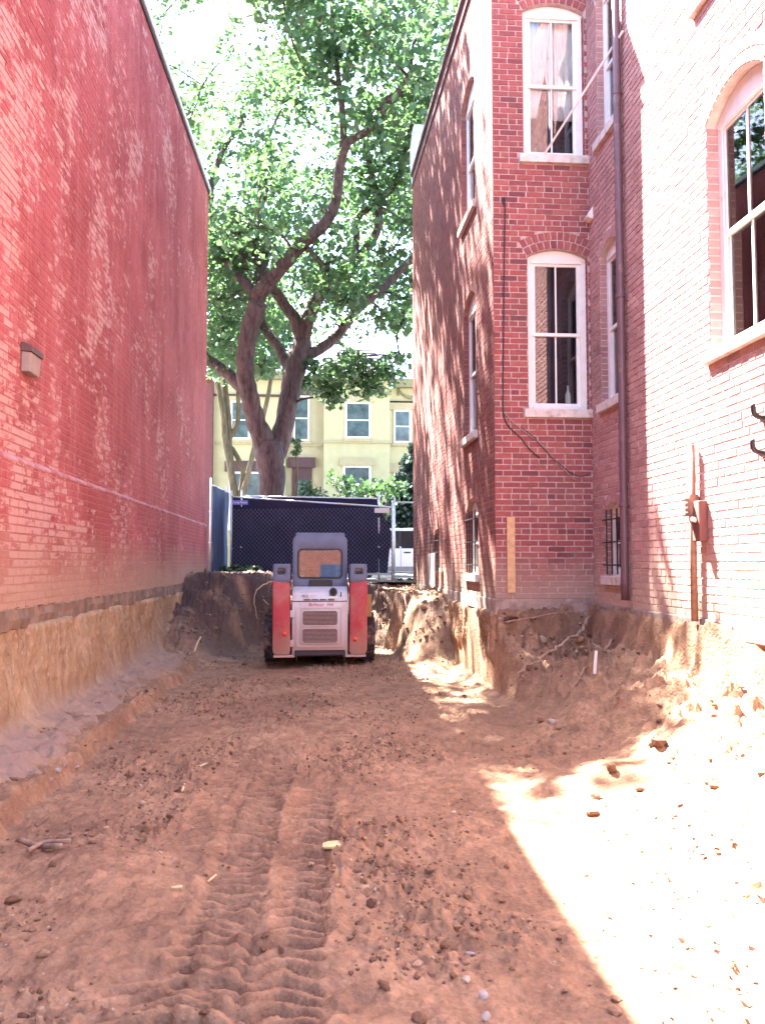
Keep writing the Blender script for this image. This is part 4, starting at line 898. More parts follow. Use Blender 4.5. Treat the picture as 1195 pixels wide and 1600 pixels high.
def fence_panel(name, a, b, z0a, z1a, z1b, label, screen=None, screen_poly=None, wire=True, extra=0.15, wire_side=-1, posts=()):
    e = empty(name, (a[0], a[1], z0a)); A = Vector((0, 0, 0)); B = Vector((b[0] - a[0], b[1] - a[1], 0)); u = B.normalized(); H0 = z1a - z0a; H1 = z1b - z0a
    nrm = Vector((u.y, -u.x, 0))
    for p, h in ((A, H0), (B, H1)):
        m = MB(); m.tube([p + Vector((0, 0, -0.12)), p + Vector((0, 0, h + extra))], 0.022, 8); m.build('post', M['galv'], e, smooth=True)
    for f in posts:
        m = MB(); p = A + (B - A) * f; m.tube([p + Vector((0, 0, 0.0)), p + Vector((0, 0, H0 + (H1 - H0) * f))], 0.016, 8); m.build('stay', M['galv'], e, smooth=True)
    m = MB(); m.tube([A + Vector((0, 0, H0)), B + Vector((0, 0, H1))], 0.021, 8); m.build('top_rail', M['galv'], e, smooth=True)
    m = MB(); m.tube([A + Vector((0, 0, 0.06)), B + Vector((0, 0, 0.06))], 0.019, 8); m.build('bottom_rail', M['galv'], e, smooth=True)
    for f in (0.35, 0.7):
        for p in (A, B):
            m = MB(); m.tube([p + Vector((0, 0, H0 * f - 0.015)), p + Vector((0, 0, H0 * f + 0.015))], 0.034, 8); m.build('clamp', M['galv'], e)
    L = B.length
    if screen:
        V, F = [], []; nu, nv = 60, 16
        for j in range(nv + 1):
            for i in range(nu + 1):
                s, t = i / nu, j / nv; x1 = 1.0
                if screen_poly: x1 = np.interp(t, [q[0] for q in screen_poly], [q[1] for q in screen_poly])
                p = A + (B - A) * (s * x1 - (0.075 * (1 - s) if screen_poly else 0)) + Vector((0, 0, 0.05 + t * (H0 + (H1 - H0) * s - 0.06)))
                p += nrm * wire_side * -1 * (0.03 + 0.014 * math.sin(s * 17 + t * 3) + 0.012 * math.sin(t * 9 + s * 25)); V.append(tuple(p))
        for j in range(nv):
            for i in range(nu): q = j * (nu + 1) + i; F.append((q, q + 1, q + nu + 2, q + nu + 1))
        m = MB(); m.v, m.f = V, F; o = m.build('privacy_screen', screen, e, smooth=True)
    if wire: chain_link(e, A, B, 0.07, min(H0, H1) - 0.01)
    tag(e, label, 'fence', 'temporary fence panels at the street end'); return e
fA = fence_panel('temporary_fence', (-2.30, 19.65), (-2.13, 21.6), 1.26, 3.26, 3.24, 'fence panel covered in blue cloth running back beside the red wall', M['screen_blue'], wire=False)
pa = P(362, 775, Y=20.9); pb = P(613, 795, Y=20.1)
fB = fence_panel('temporary_fence', (pa.x, 20.9), (pb.x, 20.1), 1.18, 3.08, 2.80, 'front chain link panel behind the loader, its rail dropping to the right', None, posts=())
pc = P(378, 776, Y=21.15); pd = P(592, 781, Y=20.55)
fC = fence_panel('temporary_fence', (pc.x, 21.15), (pd.x, 20.55), 1.22, 3.12, 3.03, 'chain link panel backed by navy privacy screen behind the loader', M['screen_navy'], [(0, 1.06), (0.55, 1.09), (1, 0.98)], wire=False)
pe = P(616, 785, Y=21.3)
fD = fence_panel('temporary_fence', (pe.x, 21.3), (3.4, 21.5), 1.12, 3.0, 3.0, 'bare fence frame in the gap beside the brick house', None, wire=False)
p = P(375.5, 785, Y=20.80)
sg = empty('fence_sign', (p.x, 20.80, p.z)); tag(sg, 'small blue sign with white lettering at the left of the screened fence', 'sign')
m = MB(); m.box((-0.185, 0, -0.055), (0.185, 0.008, 0.055)); m.build('plate', simple('sign_blue', (0.10, 0.11, 0.42), 0.5, var=0.03), sg)
text_on('Long Fence', 0.068, simple('sign_white', (0.8, 0.8, 0.82), 0.5, var=0.02), (0, -0.003, 0), (R(90), 0, 0), sg)
p = P(597, 798, Y=20.08); m = MB(); m.box((p.x - 0.18, 20.06, p.z - 0.05), (p.x + 0.17, 20.07, p.z + 0.06)); thing_mesh(m, 'fence_sign', M['white_paint'], 'small blank white sign at the right of the screened fence', 'sign', bevel=0.003)

# ------------------------------------------------------------------ street houses
def far_house(name, label, xs_, facades, mats, roof=None, z0=1.05):
    pass
M['yellow'] = simple('yellow_painted_brick', (0.48, 0.44, 0.26), 0.9, var=0.06, scale=3, dirt=(0.45,0.40,0.24), dirt_amt=0.04)
M['yellow_dim'] = simple('ochre_painted_brick', (0.44, 0.385, 0.25), 0.9, var=0.06, scale=3)
M['trim_tan'] = simple('tan_trim', (0.42, 0.36, 0.22), 0.9, var=0.08)
M['trim_olive'] = simple('olive_trim', (0.24, 0.22, 0.12), 0.85, var=0.1)
M['dark_brown'] = simple('dark_brown_stone', (0.09, 0.045, 0.05), 0.85, var=0.15)
M['slate'] = simple('purple_slate', (0.22, 0.19, 0.22), 0.8, var=0.3, scale=4)
def facade_window(h, x0, x1, z0, z1, y, lintel='trim_tan', lh=0.35, sash=True, glass='far_glass', frame='white_paint'):
    w = 0.09; m = MB()
    for a in ((x0, z0, x0 + w, z1), (x1 - w, z0, x1, z1), (x0 + w, z1 - w, x1 - w, z1), (x0 + w, z0, x1 - w, z0 + w)): m.box((a[0], y - 0.05, a[1]), (a[2], y + 0.05, a[3]))
    if sash: m.box((x0 + w, y - 0.03, (z0 + z1) / 2 - 0.03), (x1 - w, y + 0.03, (z0 + z1) / 2 + 0.03))
    wn = m.build('window', M[frame], h)
    zs = ((z0 + w, (z0 + z1) / 2 - 0.03), ((z0 + z1) / 2 + 0.03, z1 - w)) if sash else ((z0 + w, z1 - w),)
    for a, b in zs: m = MB(); m.box((x0 + w, y - 0.015, a), (x1 - w, y + 0.0, b)); m.build('pane', M[glass], wn)
    m = MB(); m.box((x0 - 0.08, y - 0.10, z0 - 0.14), (x1 + 0.08, y + 0.02, z0 - 0.002)); m.build('sill', M['trim_tan'], wn)
    if lintel: m = MB(); m.box((x0 - 0.18, y - 0.09, z1 + 0.002), (x1 + 0.18, y + 0.02, z1 + lh)); m.build('lintel', M[lintel], wn)
def swag(h, x0, x1, z, y, drop=0.35):
    pts = [(x0 + (x1 - x0) * t, y, z - drop * (1 - (2 * t - 1) ** 2)) for t in np.linspace(0, 1, 11)]
    m = MB(); m.tube(pts, [0.05 + 0.03 * (1 - abs(2 * t - 1)) for t in np.linspace(0, 1, 11)], 6); m.tube([(x0, y, z + .05), (x0, y, z - .25)], 0.05, 6); m.build('swag', M['trim_olive'], h, smooth=True)
def house_block(h, x0, x1, y, ztop, mat, name='wall'):
    m = MB(); m.box((x0, y, 0.9), (x1, y + 7, ztop)); return m.build(name, mat, h)
YH = 40.0
def string_course(h, x0, x1, y, z, hh=0.10, d=0.07, mat='trim_tan', name='string_course'): m = MB(); m.box((x0, y - d, z), (x1, y + 0.01, z + hh)); m.build(name, M[mat], h)
# centre house with projecting bay
h = empty('yellow_row_house', (1.5, YH, 1.05)); tag(h, 'yellow row house with projecting square bay and slate roof across the street', 'house')
house_block(h, -1.32, 0.44, YH + 0.55, 10.0, M['yellow_dim']); house_block(h, 0.442, 3.5, YH, 10.0, M['yellow'], 'bay')
facade_window(h, 1.42, 2.62, 7.28, 8.98, YH, 'trim_tan', 0.42); facade_window(h, 1.34, 2.62, 3.6, 6.0, YH, 'trim_tan', 0.36)
facade_window(h, -0.98, -0.22, 7.2, 9.35, YH + 0.55, 'dark_brown', 0.3)
m = MB(); m.box((-1.02, YH + 0.48, 1.9), (-0.1, YH + 0.56, 5.95)); dr = m.build('door', M['dark_brown'], h); m = MB(); m.box((-0.85, YH + 0.46, 3.4), (-0.27, YH + 0.475, 5.3)); m.build('pane', M['far_glass'], dr); m = MB(); m.box((-1.2, YH + 0.38, 5.952), (0.06, YH + 0.56, 6.42)); m.build('lintel', M['dark_brown'], dr)
string_course(h, 0.40, 3.54, YH, 7.06, 0.12); string_course(h, -1.32, 0.39, YH + 0.55, 6.95, 0.1)
string_course(h, 0.38, 3.56, YH, 9.35, 0.10, 0.10, 'trim_olive'); swag(h, 0.75, 1.9, 9.95, YH - 0.05); swag(h, 2.05, 3.2, 9.95, YH - 0.05)
string_course(h, 0.30, 3.66, YH, 10.0, 0.35, 0.35, 'trim_olive', 'cornice'); string_course(h, -1.32, 0.29, YH + 0.55, 9.9, 0.35, 0.3, 'trim_olive', 'cornice')
m = MB(); m.add([(0.3,YH-.3,10.352),(3.65,YH-.3,10.352),(3.65,YH+3,10.352),(0.3,YH+3,10.352),(1.3,YH+.9,11.75),(2.7,YH+.9,11.75),(2.7,YH+2.4,11.75),(1.3,YH+2.4,11.75)], [(0,1,5,4),(1,2,6,5),(2,3,7,6),(3,0,4,7),(4,5,6,7),(0,3,2,1)])
rf = m.build('roof', M['slate'], h)
for k in range(9):
    t0 = k / 9; x0_, x1_ = 0.3 + 1.0 * t0 - 0.02, 3.65 - 0.95 * t0 + 0.02; yb, zb = YH - 0.3 + 1.2 * t0, 10.352 + 1.4 * t0
    m = MB(); m.add([(x0_, yb - 0.03, zb), (x1_, yb - 0.03, zb), (x1_ - 0.1, yb + 0.13, zb + 0.15), (x0_ + 0.1, yb + 0.13, zb + 0.15), (x0_, yb - 0.03, zb + 0.03), (x1_, yb - 0.03, zb + 0.03)], [(0,1,5,4),(4,5,2,3),(0,4,3),(1,2,5)]); m.build('slate_course', M['slate'], rf)
under(h)
h = empty('yellow_row_house', (6, YH, 1.05)); tag(h, 'yellow row house set back at the right, half hidden by the brick house', 'house')
house_block(h, 3.502, 9.0, YH + 0.45, 9.75, M['yellow']); facade_window(h, 3.72, 4.55, 7.15, 8.72, YH + 0.45, 'trim_tan', 0.4); facade_window(h, 3.72, 4.9, 3.4, 5.75, YH + 0.45, 'trim_tan', 0.45); facade_window(h, 6, 7, 7.15, 8.72, YH + 0.45)
string_course(h, 3.502, 9, YH + 0.45, 9.05, 0.09, 0.09, 'trim_olive'); string_course(h, 3.67, 9, YH + 0.45, 9.751, 0.4, 0.35, 'trim_olive', 'cornice'); string_course(h, 3.502, 9, YH + 0.45, 7.0, 0.08); swag(h, 3.95, 5.2, 9.65, YH + 0.40); swag(h, 5.4, 6.6, 9.65, YH + 0.40)
under(h)
h = empty('yellow_row_house', (-2.8, YH, 1.05)); tag(h, 'yellow row house with dark lintels at the left, behind the forked tree', 'house')
house_block(h, -4.62, -1.322, YH + 0.2, 10.0, M['yellow']); facade_window(h, -3.85, -2.95, 7.2, 9.0, YH + 0.2, 'trim_tan', 0.3); facade_window(h, -3.9, -2.4, 3.0, 5.7, YH + 0.2, 'dark_brown', 0.5)
string_course(h, -4.62, -1.33, YH + 0.2, 6.98, 0.12); string_course(h, -4.62, -1.33, YH + 0.2, 9.2, 0.1, 0.1, 'dark_brown'); string_course(h, -4.62, -1.33, YH + 0.2, 10.0, 0.35, 0.3, 'trim_olive', 'cornice')
under(h)
h = empty('red_row_house', (-8, YH, 1.05)); tag(h, 'dark red brick row house at the far left behind the fence', 'house')
house_block(h, -12, -4.63, YH - 0.2, 9.9, simple('dark_red_brick', (0.17, 0.055, 0.06), 0.9, var=0.15)); facade_window(h, -7.5, -6.4, 7.2, 9.0, YH - 0.2); facade_window(h, -7.5, -6.4, 3.2, 5.6, YH - 0.2); string_course(h, -12, -4.63, YH - 0.2, 9.9, 0.35, 0.3, 'dark_brown', 'cornice')
under(h)

# ------------------------------------------------------------------ parked car behind the fence
car = empty('parked_car', (P(626, 866, Y=26.1).x + 0.24, 27.0, 0.90)); tag(car, 'white sport utility car parked beyond the fence, partly hidden by the brick house', 'car')
M['car_white'] = simple('white_car_paint', (0.72, 0.72, 0.74), 0.25, var=0.02, spec=0.6)
fcar = lambda a, b, h: Vector((a, h, b))
body = [(-2.22, 0.42), (-2.26, 0.62), (-2.20, 0.98), (-2.12, 1.04), (1.0, 1.05), (1.9, 0.98), (2.18, 0.82), (2.24, 0.5), (2.18, 0.30), (-2.1, 0.30)]
m = MB(); m.prism(body, -0.88, 0.88, fcar); cb = m.build('body', M['car_white'], car, bevel=0.06, seg=3, smooth=True)
def green(z, k): return [(-2.06 + 0.22 * k, -0.80 + 0.10 * k), (1.02 - 0.65 * k, -0.80 + 0.10 * k), (1.02 - 0.65 * k, 0.80 - 0.10 * k), (-2.06 + 0.22 * k, 0.80 - 0.10 * k)]
m = MB(); m.add([(a, b, 1.04) for a, b in green(0, 0)] + [(a, b, 1.62) for a, b in green(0, 1)], [(0,1,5,4),(1,2,6,5),(2,3,7,6),(3,0,4,7),(4,5,6,7)]); m.build('greenhouse', M['black_cable'], car)
m = MB(); m.prism([(-1.94, 1.575), (-1.86, 1.66), (0.20, 1.66), (0.45, 1.575)], -0.72, 0.72, fcar); m.build('roof', M['car_white'], car, bevel=0.03, smooth=True)
for sy_ in (-1, 1):
    for (a, b) in ((-1.88, -1.28), (-1.20, -0.28), (-0.20, 0.72)):
        m = MB(); V = [(a, sy_ * 0.806, 1.08), (b, sy_ * 0.806, 1.08), (b - (0.35 if b > 0.5 else 0.03), sy_ * 0.722, 1.55), (a + (0.12 if a < -1.5 else 0), sy_ * 0.722, 1.55)]
        m.add(V + [(x, y + sy_ * 0.006, z) for x, y, z in V], [(0,1,2,3),(4,5,6,7),(0,1,5,4),(1,2,6,5),(2,3,7,6),(3,0,4,7)]); m.build('side_window', M['car_glass'], car)
    for a in (-1.24, -0.24):
        m = MB(); m.box((a - 0.03, sy_ * 0.80 - 0.012, 1.05), (a + 0.03, sy_ * 0.80 + 0.012, 1.10)); m.build('pillar', M['car_white'], car)
        m = MB(); m.box((a + 0.10, sy_ * 0.895 - 0.015, 0.90), (a + 0.30, sy_ * 0.895 + 0.015, 0.94)); m.build('door_handle', M['iron'], car, bevel=0.006)
        m = MB(); m.box((a - 0.005, sy_ * 0.88 - 0.004, 0.40), (a + 0.005, sy_ * 0.88 + 0.004, 1.03)); m.build('door_gap', M['iron'], car)
    for a in (-1.42, 1.38):
        fn = lambda c, s_, r, hh, a=a: (a + c * r, sy_ * (0.80 + hh), 0.34 + s_ * r)
        m = MB(); m.lathe([(0.001, 0.08), (0.2, 0.09), (0.22, 0.07), (0.22, -0.1)], 20, fn); w_ = m.build('wheel', M['galv'], car, smooth='auto'); m = MB(); m.lathe([(0.22, 0.07), (0.30, 0.10), (0.335, 0.08), (0.335, -0.1), (0.22, -0.12)], 24, fn); m.build('tyre', M['rubber'], w_, smooth='auto')
    m = MB(); m.box((-1.9, sy_ * 0.885 - 0.012, 0.36), (2.0, sy_ * 0.885 + 0.012, 0.50)); m.build('cladding', simple('grey_cladding', (0.25, 0.24, 0.26), 0.6), car)
    m = MB(); m.box((-2.285, sy_ * 0.72 - 0.12, 0.72), (-2.21, sy_ * 0.72 + 0.12, 1.0)); m.build('tail_light', emis_free('car_tail_lens', (0.5, 0.03, 0.03)), car, bevel=0.02)

# ------------------------------------------------------------------ garage behind the photographer, mirrored in the loader's rear window
h = empty('brick_garage', (0, -14, 0)); tag(h, 'low brick garage behind the photographer, mirrored in the rear window of the loader', 'garage')
m = MB(); m.box((-7, -19, -0.1), (9, -14, 3.6)); m.build('wall', simple('orange_brick', (0.30, 0.125, 0.105), 0.9, var=0.3, scale=5), h)
m = MB(); m.box((-7.1, -19.1, 3.602), (9.1, -13.9, 3.75)); m.build('roof', M['tar'], h)
for k in range(3):
    m = MB(); m.box(((-5.5, 0.3, 4.6)[k], -14.0, 0.0), ((-2.7, 3.1, 7.4)[k], -13.94, 1.45)); m.build('garage_door', simple('blue_garage_door', (0.06, 0.09, 0.2), 0.6), h, bevel=0.01)
under(h)
# ------------------------------------------------------------------ trees and plants
def bark_mat(name, a, b):
    t = NT(name); v = t.coord('World'); n1 = t.noise(t.map(v, (1, 1, 0.22)), 9, 7, 0.7, 0.6); n2 = t.noise(v, 1.2, 5)
    c = t.mix(t.ramp(n1, [(0.36, 0.0), (0.64, 1.0)]), a, b); c = t.mix(t.math('MULTIPLY', t.ramp(n2, [(0.45, 0.0), (0.7, 1.0)]), 0.4), c, tuple(x * 0.6 for x in a))
    t.bsdf(c, 0.95, 0, n1, 1.0, 0.06, 0.2); return t.m
M['bark'] = bark_mat('grey_brown_bark', (0.05, 0.033, 0.036), (0.145, 0.10, 0.10))
M['bark2'] = bark_mat('olive_bark', (0.09, 0.075, 0.05), (0.20, 0.165, 0.11))
def leaf_mat(name, a, b, tr, amt=0.5):
    t = NT(name); r = t.attr('rnd').outputs['Fac']
    c = t.mix(r, a, b); d = t.n('ShaderNodeBsdfDiffuse'); t.l(c, d.inputs[0]); tl = t.n('ShaderNodeBsdfTranslucent')
    t.l(t.mix(r, tuple(x * 0.75 for x in tr), tr), tl.inputs[0])
    g = t.n('ShaderNodeBsdfGlossy'); g.inputs['Roughness'].default_value = 0.35; g.inputs[0].default_value = (1, 1, 1, 1)
    m1 = t.n('ShaderNodeMixShader'); m1.inputs[0].default_value = amt; t.l(d.outputs[0], m1.inputs[1]); t.l(tl.outputs[0], m1.inputs[2])
    m2 = t.n('ShaderNodeMixShader'); m2.inputs[0].default_value = 0.045; t.l(m1.outputs[0], m2.inputs[1]); t.l(g.outputs[0], m2.inputs[2]); t.l(m2.outputs[0], t.out.inputs[0]); return t.m
M['leaf'] = leaf_mat('street_tree_leaf', (0.032, 0.085, 0.042), (0.06, 0.125, 0.055), (0.11, 0.215, 0.075))
M['leaf_shrub'] = leaf_mat('shrub_leaf', (0.025, 0.06, 0.028), (0.05, 0.10, 0.04), (0.06, 0.13, 0.035), 0.35)
M['leaf_dark'] = leaf_mat('conifer_leaf', (0.012, 0.028, 0.022), (0.02, 0.045, 0.03), (0.02, 0.05, 0.02), 0.2)
def leaves_mesh(name, C_, sizes, mat, parent, seed, up_bias=0.55, wid=0.8):
    r = np.random.default_rng(seed); n = len(C_)
    nrm = r.normal(size=(n, 3)); nrm[:, 2] += up_bias * 2.0; nrm /= np.linalg.norm(nrm, axis=1)[:, None]
    t = r.normal(size=(n, 3)); t -= (t * nrm).sum(1)[:, None] * nrm; t /= np.linalg.norm(t, axis=1)[:, None]; b = np.cross(nrm, t)
    L = sizes[:, None]; W = L * wid * 0.5; sag = nrm * L * r.uniform(-0.05, 0.22, (n, 1))
    V = np.stack([C_ - t*L*0.5, C_ - t*L*0.08 + b*W + sag, C_ + t*L*0.5 - sag*0.4, C_ - t*L*0.08 - b*W + sag], 1).reshape(-1, 3).astype(np.float32)
    i = np.arange(n, dtype=np.int32) * 4; F = np.stack([i, i+1, i+2, i, i+2, i+3], -1).reshape(-1)
    me = D.meshes.new(name); me.vertices.add(n * 4); me.vertices.foreach_set('co', V.reshape(-1)); me.loops.add(n * 6); me.loops.foreach_set('vertex_index', F)
    me.polygons.add(n * 2); me.polygons.foreach_set('loop_start', np.arange(0, n * 6, 3, dtype=np.int32)); me.update(calc_edges=True)
    at = me.attributes.new('rnd', 'FLOAT', 'POINT'); at.data.foreach_set('value', np.repeat(r.random(n).astype(np.float32), 4))
    return link_mesh(name, me, mat, parent)
def clump_points(centres, radii, counts, seed, flat=0.7):
    r = np.random.default_rng(seed); out = []
    for c, rad, k in zip(centres, radii, counts):
        d = r.normal(size=(k, 3)); d /= np.linalg.norm(d, axis=1)[:, None]; q = d * (r.random((k, 1)) ** 0.5) * rad; q[:, 2] *= flat; out.append(q + c)
    return np.concatenate(out)
TY = 24.0
tree = empty('street_tree', tuple(P(425, 860, Y=TY).xy) + (1.05,)); tag(tree, 'large forked street tree with spreading leafy crown behind the fence', 'tree')
LIMB_PTS = []; LIMB_ENDS = []
def limb(pts, name='limb', n=12, keep=True, parent=tree, mat='bark', Y=TY, sub=5):
    """pts = (px, py, dY, radius in px)"""
    q = [(*P(a, b, Y=Y + d), r * RS * (Y + d) / FPX) for a, b, d, r in pts]
    s = catmull(q, sub); s = [np.array(p) for p in s]
    rr = random.Random(int(pts[0][0] * 7 + pts[-1][1]))
    pp = [p[:3] + np.array([rr.uniform(-1, 1), rr.uniform(-1, 1), rr.uniform(-1, 1)]) * p[3] * 0.12 * (0 < i < len(s) - 1) for i, p in enumerate(s)]
    if keep and name == 'limb': LIMB_ENDS.extend([pp[-1], pp[-len(pp) // 5], pp[-len(pp) // 3]])
    if keep: LIMB_PTS.extend([(tuple(p), float(c[3])) for p, c in zip(pp, s)])
    m = MB(); m.tube(pp, [max(0.008, float(p[3])) for p in s], n); o = m.build(name, M[mat], parent, smooth=True)
    return o
RS = 0.62
limb([(430,930,0,44),(427,860,0,35),(424,790,0,31),(423,735,0,34),(422,705,0,36),(421,685,0,22)], 'trunk', 18)
limb([(428,735,0,20),(414,695,0,28),(399,655,-.2,25),(386,605,-.4,23),(383,560,-.6,23),(390,515,-.8,24),(404,472,-1.0,25)], 'trunk', 16)
limb([(416,745,.2,16),(436,700,.2,27),(445,655,.3,24),(455,605,.5,26),(465,565,.6,27),(472,535,.7,24)], 'trunk', 16)
limb([(398,485,-.9,18),(405,460,-1,21),(428,430,-1.3,19),(468,385,-1.8,17),(506,350,-2.2,16),(524,314,-2.5,14),(534,250,-3,13),(545,222,-3.2,11),(574,204,-3.5,10),(596,178,-3.8,9),(628,134,-4.3,6),(650,100,-4.6,4)])
limb([(534,250,-3,11),(536,190,-3.2,9),(528,120,-3.6,7),(520,40,-4,5),(515,-80,-4.5,3)])
limb([(404,472,-1,15),(385,445,-.8,14),(360,415,-.5,13),(340,392,-.2,13),(332,370,0,12),(328,320,.3,10),(335,270,.6,8),(355,225,.8,6),(380,190,1,4)])
limb([(380,612,-.3,14),(362,590,0,15),(340,572,.3,14),(322,555,.5,13),(300,520,.8,11),(270,470,1.2,8)])
limb([(468,560,.6,15),(450,572,.9,14),(436,545,1.3,13),(415,515,1.8,12),(395,480,2.3,11),(370,450,2.8,9),(350,410,3.2,7)])
limb([(474,540,.7,20),(464,505,.6,17),(448,480,.5,14),(430,455,.2,13),(412,428,-.2,11),(398,395,-.6,9),(408,330,-1,6),(425,270,-1.4,4)])
limb([(472,535,.7,20),(490,475,.4,17),(514,448,.2,15),(545,415,0,13),(568,393,-.2,12),(588,362,-.5,11),(592,321,-.8,10),(580,270,-1,8),(571,217,-1.2,7),(580,150,-1.5,5)])
limb([(550,412,0,10),(557,380,-.1,9),(559,341,-.4,8),(594,311,-.9,9),(621,281,-1.3,8),(634,227,-1.7,6),(651,167,-2,4)])
limb([(476,556,.6,16),(500,545,.7,14),(530,520,.9,13),(560,482,1.1,12),(600,448,1.3,11),(640,408,1.5,10),(690,372,1.8,8),(750,330,2.2,5)])
limb([(590,170,-3.8,6),(611,152,-3.6,9),(650,142,-3.4,8),(690,125,-3.2,6),(740,95,-3,4)])
limb([(400,440,-.9,9),(418,400,-.5,7),(410,340,0,6),(405,270,.4,5),(420,215,.8,4),(440,170,1,3)])
limb([(480,388,-1.9,8),(505,415,-1.5,7),(520,430,-1,5)])
limb([(345,395,-.2,6),(370,385,-.6,6),(385,420,-.8,7)])
m = MB(); kp = P(368, 352, Y=TY - 1.2); m.lathe([(0.02, -0.24), (0.14, -0.2), (0.19, -0.05), (0.18, 0.1), (0.10, 0.22), (0.02, 0.25)], 10, lambda c, s_, r, hh: (kp.x + c*r, kp.y + s_*r, kp.z + hh)); m.build('burl', M['bark'], tree, smooth=True)
CC = np.array([-2.6, 24.4, 14.6]); RA = np.array([10.2, 8.6, 7.6]); tr = np.random.default_rng(19); cen = []
while len(cen) < 330:
    d = tr.normal(size=3); d /= np.linalg.norm(d); p = CC + d * RA * tr.uniform(0.35, 1.0) ** 0.6
    if p[2] < 7.2: continue
    if p[0] < -1.2 and p[1] < 20.4 and p[2] < 11.2: continue
    if p[0] > 1.0 and p[1] < 19.6 and p[2] < 11.0: continue
    v = pix(p)
    if v:                                       # the crown's own open places
        if (v[0] - 275)**2 / 28**2 + (v[1] - 115)**2 / 45**2 < 1: continue
        if 330 < v[0] < 640 and 130 < v[1] < 500 and p[1] < 22.5 and tr.random() < 0.35: continue
        if 330 < v[1] and 400 < v[0] < 480 and v[1] > 520: continue
        if v[1] > 585 and v[0] > 590: continue
        if (v[0] - 520)**2 / 32**2 + (v[1] - 545)**2 / 26**2 < 1: continue
        if (v[0] - 618)**2 / 18**2 + (v[1] - 545)**2 / 26**2 < 1: continue
        if (v[0] - 345)**2 / 30**2 + (v[1] - 520)**2 / 30**2 < 1: continue
    cen.append(p)
cen = [p for p in cen if p[2] < 14.3 or tr.random() < 0.9]
for k in range(13): cen.append(np.array([tr.uniform(-5.3, -3.3), tr.uniform(14.3, 17.2), tr.uniform(15.0, 16.4)]))  # extra clumps out of view, added to shade the ground by the sunlit patch
for e in LIMB_ENDS: cen.append(np.array(e) + tr.normal(size=3) * 0.35)
low = [(505,600,-1),(530,585,-1),(560,578,-1.2),(590,575,-1),(520,620,-.5),(548,560,-.2),(478,598,1),(610,588,-.6),(495,575,.5),(575,605,-.8),(345,470,2),(360,545,3),(410,575,3),(420,560,4),(630,500,-1),(638,470,1),(625,560,0),(600,500,2),(560,450,3),(520,470,3),(350,500,2),(340,540,2),(545,470,-2),(610,400,-2),(640,350,-2)]
rad = [tr.uniform(0.8, 1.45) for _ in cen]; cnt = [int(tr.uniform(155, 255) * q ** 1.7 / 1.3) for q in rad]
for a, b, d in low: cen.append(np.array(P(a, b, Y=TY + d))); q = tr.uniform(0.45, 0.8); rad.append(q); cnt.append(int(230 * q))
pts = clump_points(cen, rad, cnt, 77)
ok = ~((pts[:, 0] < -2.2) & (pts[:, 1] < 19.6) & (pts[:, 2] < 10.2)) & ~((pts[:, 0] > 1.95) & (pts[:, 1] < 18.5) & (pts[:, 2] < 10.0)); pts = pts[ok]
cr = leaves_mesh('crown', pts, np.clip(np.random.default_rng(5).lognormal(-1.78, 0.32, len(pts)), 0.07, 0.32), M['leaf'], tree, 6); cr['kind'] = 'stuff'
# twigs from the nearest limb to every clump
LP = np.array([p for p, r in LIMB_PTS]); m = MB(); tw = random.Random(3)
nodes = [p for p in LP]; todo = sorted(range(len(cen)), key=lambda i: np.linalg.norm(LP - cen[i], axis=1).min())
for i in todo:
    c = np.array(cen[i]); A_ = np.array(nodes); d = np.linalg.norm(A_ - c, axis=1) + 0.4 * np.maximum(0, A_[:, 2] - c[2]); j = int(np.argmin(d)); a = A_[j]; L = np.linalg.norm(c - a)
    mid = (a + c) / 2 + np.array([tw.uniform(-.12, .12), tw.uniform(-.12, .12), 0.08]) * L; r0 = 0.045 if j < len(LP) else 0.03
    m.tube(catmull([a, mid, c], 4), list(np.linspace(r0, 0.018, 9)), 5, False); nodes += [mid, c]
    for k in range(3):
        e = c + np.array([tw.gauss(0, .6), tw.gauss(0, .6), tw.gauss(0, .4)]); m.tube([tuple(mid * .3 + c * .7), tuple(e)], [0.012, 0.004], 4, False)
tg2 = m.build('twigs', M['bark'], tree, smooth=True); tg2['kind'] = 'stuff'
under(tree)
# slender many-stemmed tree across the street
T2 = 33.0; tree2 = empty('slender_tree', tuple(P(368, 860, Y=T2).xy) + (1.05,)); tag(tree2, 'slender tree with several thin olive stems left of the forked trunk', 'tree')
for q in ([(372,870,0,12),(368,800,0,11),(362,740,0,9),(353,690,0,8),(348,640,0,7),(338,590,0,6),(330,540,0,5)], [(368,790,0,10),(360,720,.1,8),(357,660,.2,8),(352,610,.3,8),(352,560,.4,6)], [(372,790,0,9),(380,740,.1,7),(366,705,.2,6),(358,690,.2,6),(372,655,.2,6),(372,600,.3,5),(380,540,.4,4)], [(376,790,0,8),(390,730,-.2,7),(400,690,-.2,6),(414,640,-.2,6),(424,590,-.2,5),(430,550,-.2,4)]):
    limb(q, 'stem', 10, False, tree2, 'bark2', T2)
c2 = [np.array(P(tr.uniform(310, 450), tr.uniform(440, 575), Y=T2 + tr.uniform(-2, 3))) for _ in range(34)]
pts = clump_points(c2, [1.1] * 34, [240] * 34, 8); leaves_mesh('crown', pts, np.random.default_rng(9).uniform(0.14, 0.22, len(pts)), M['leaf'], tree2, 10)['kind'] = 'stuff'
under(tree2)
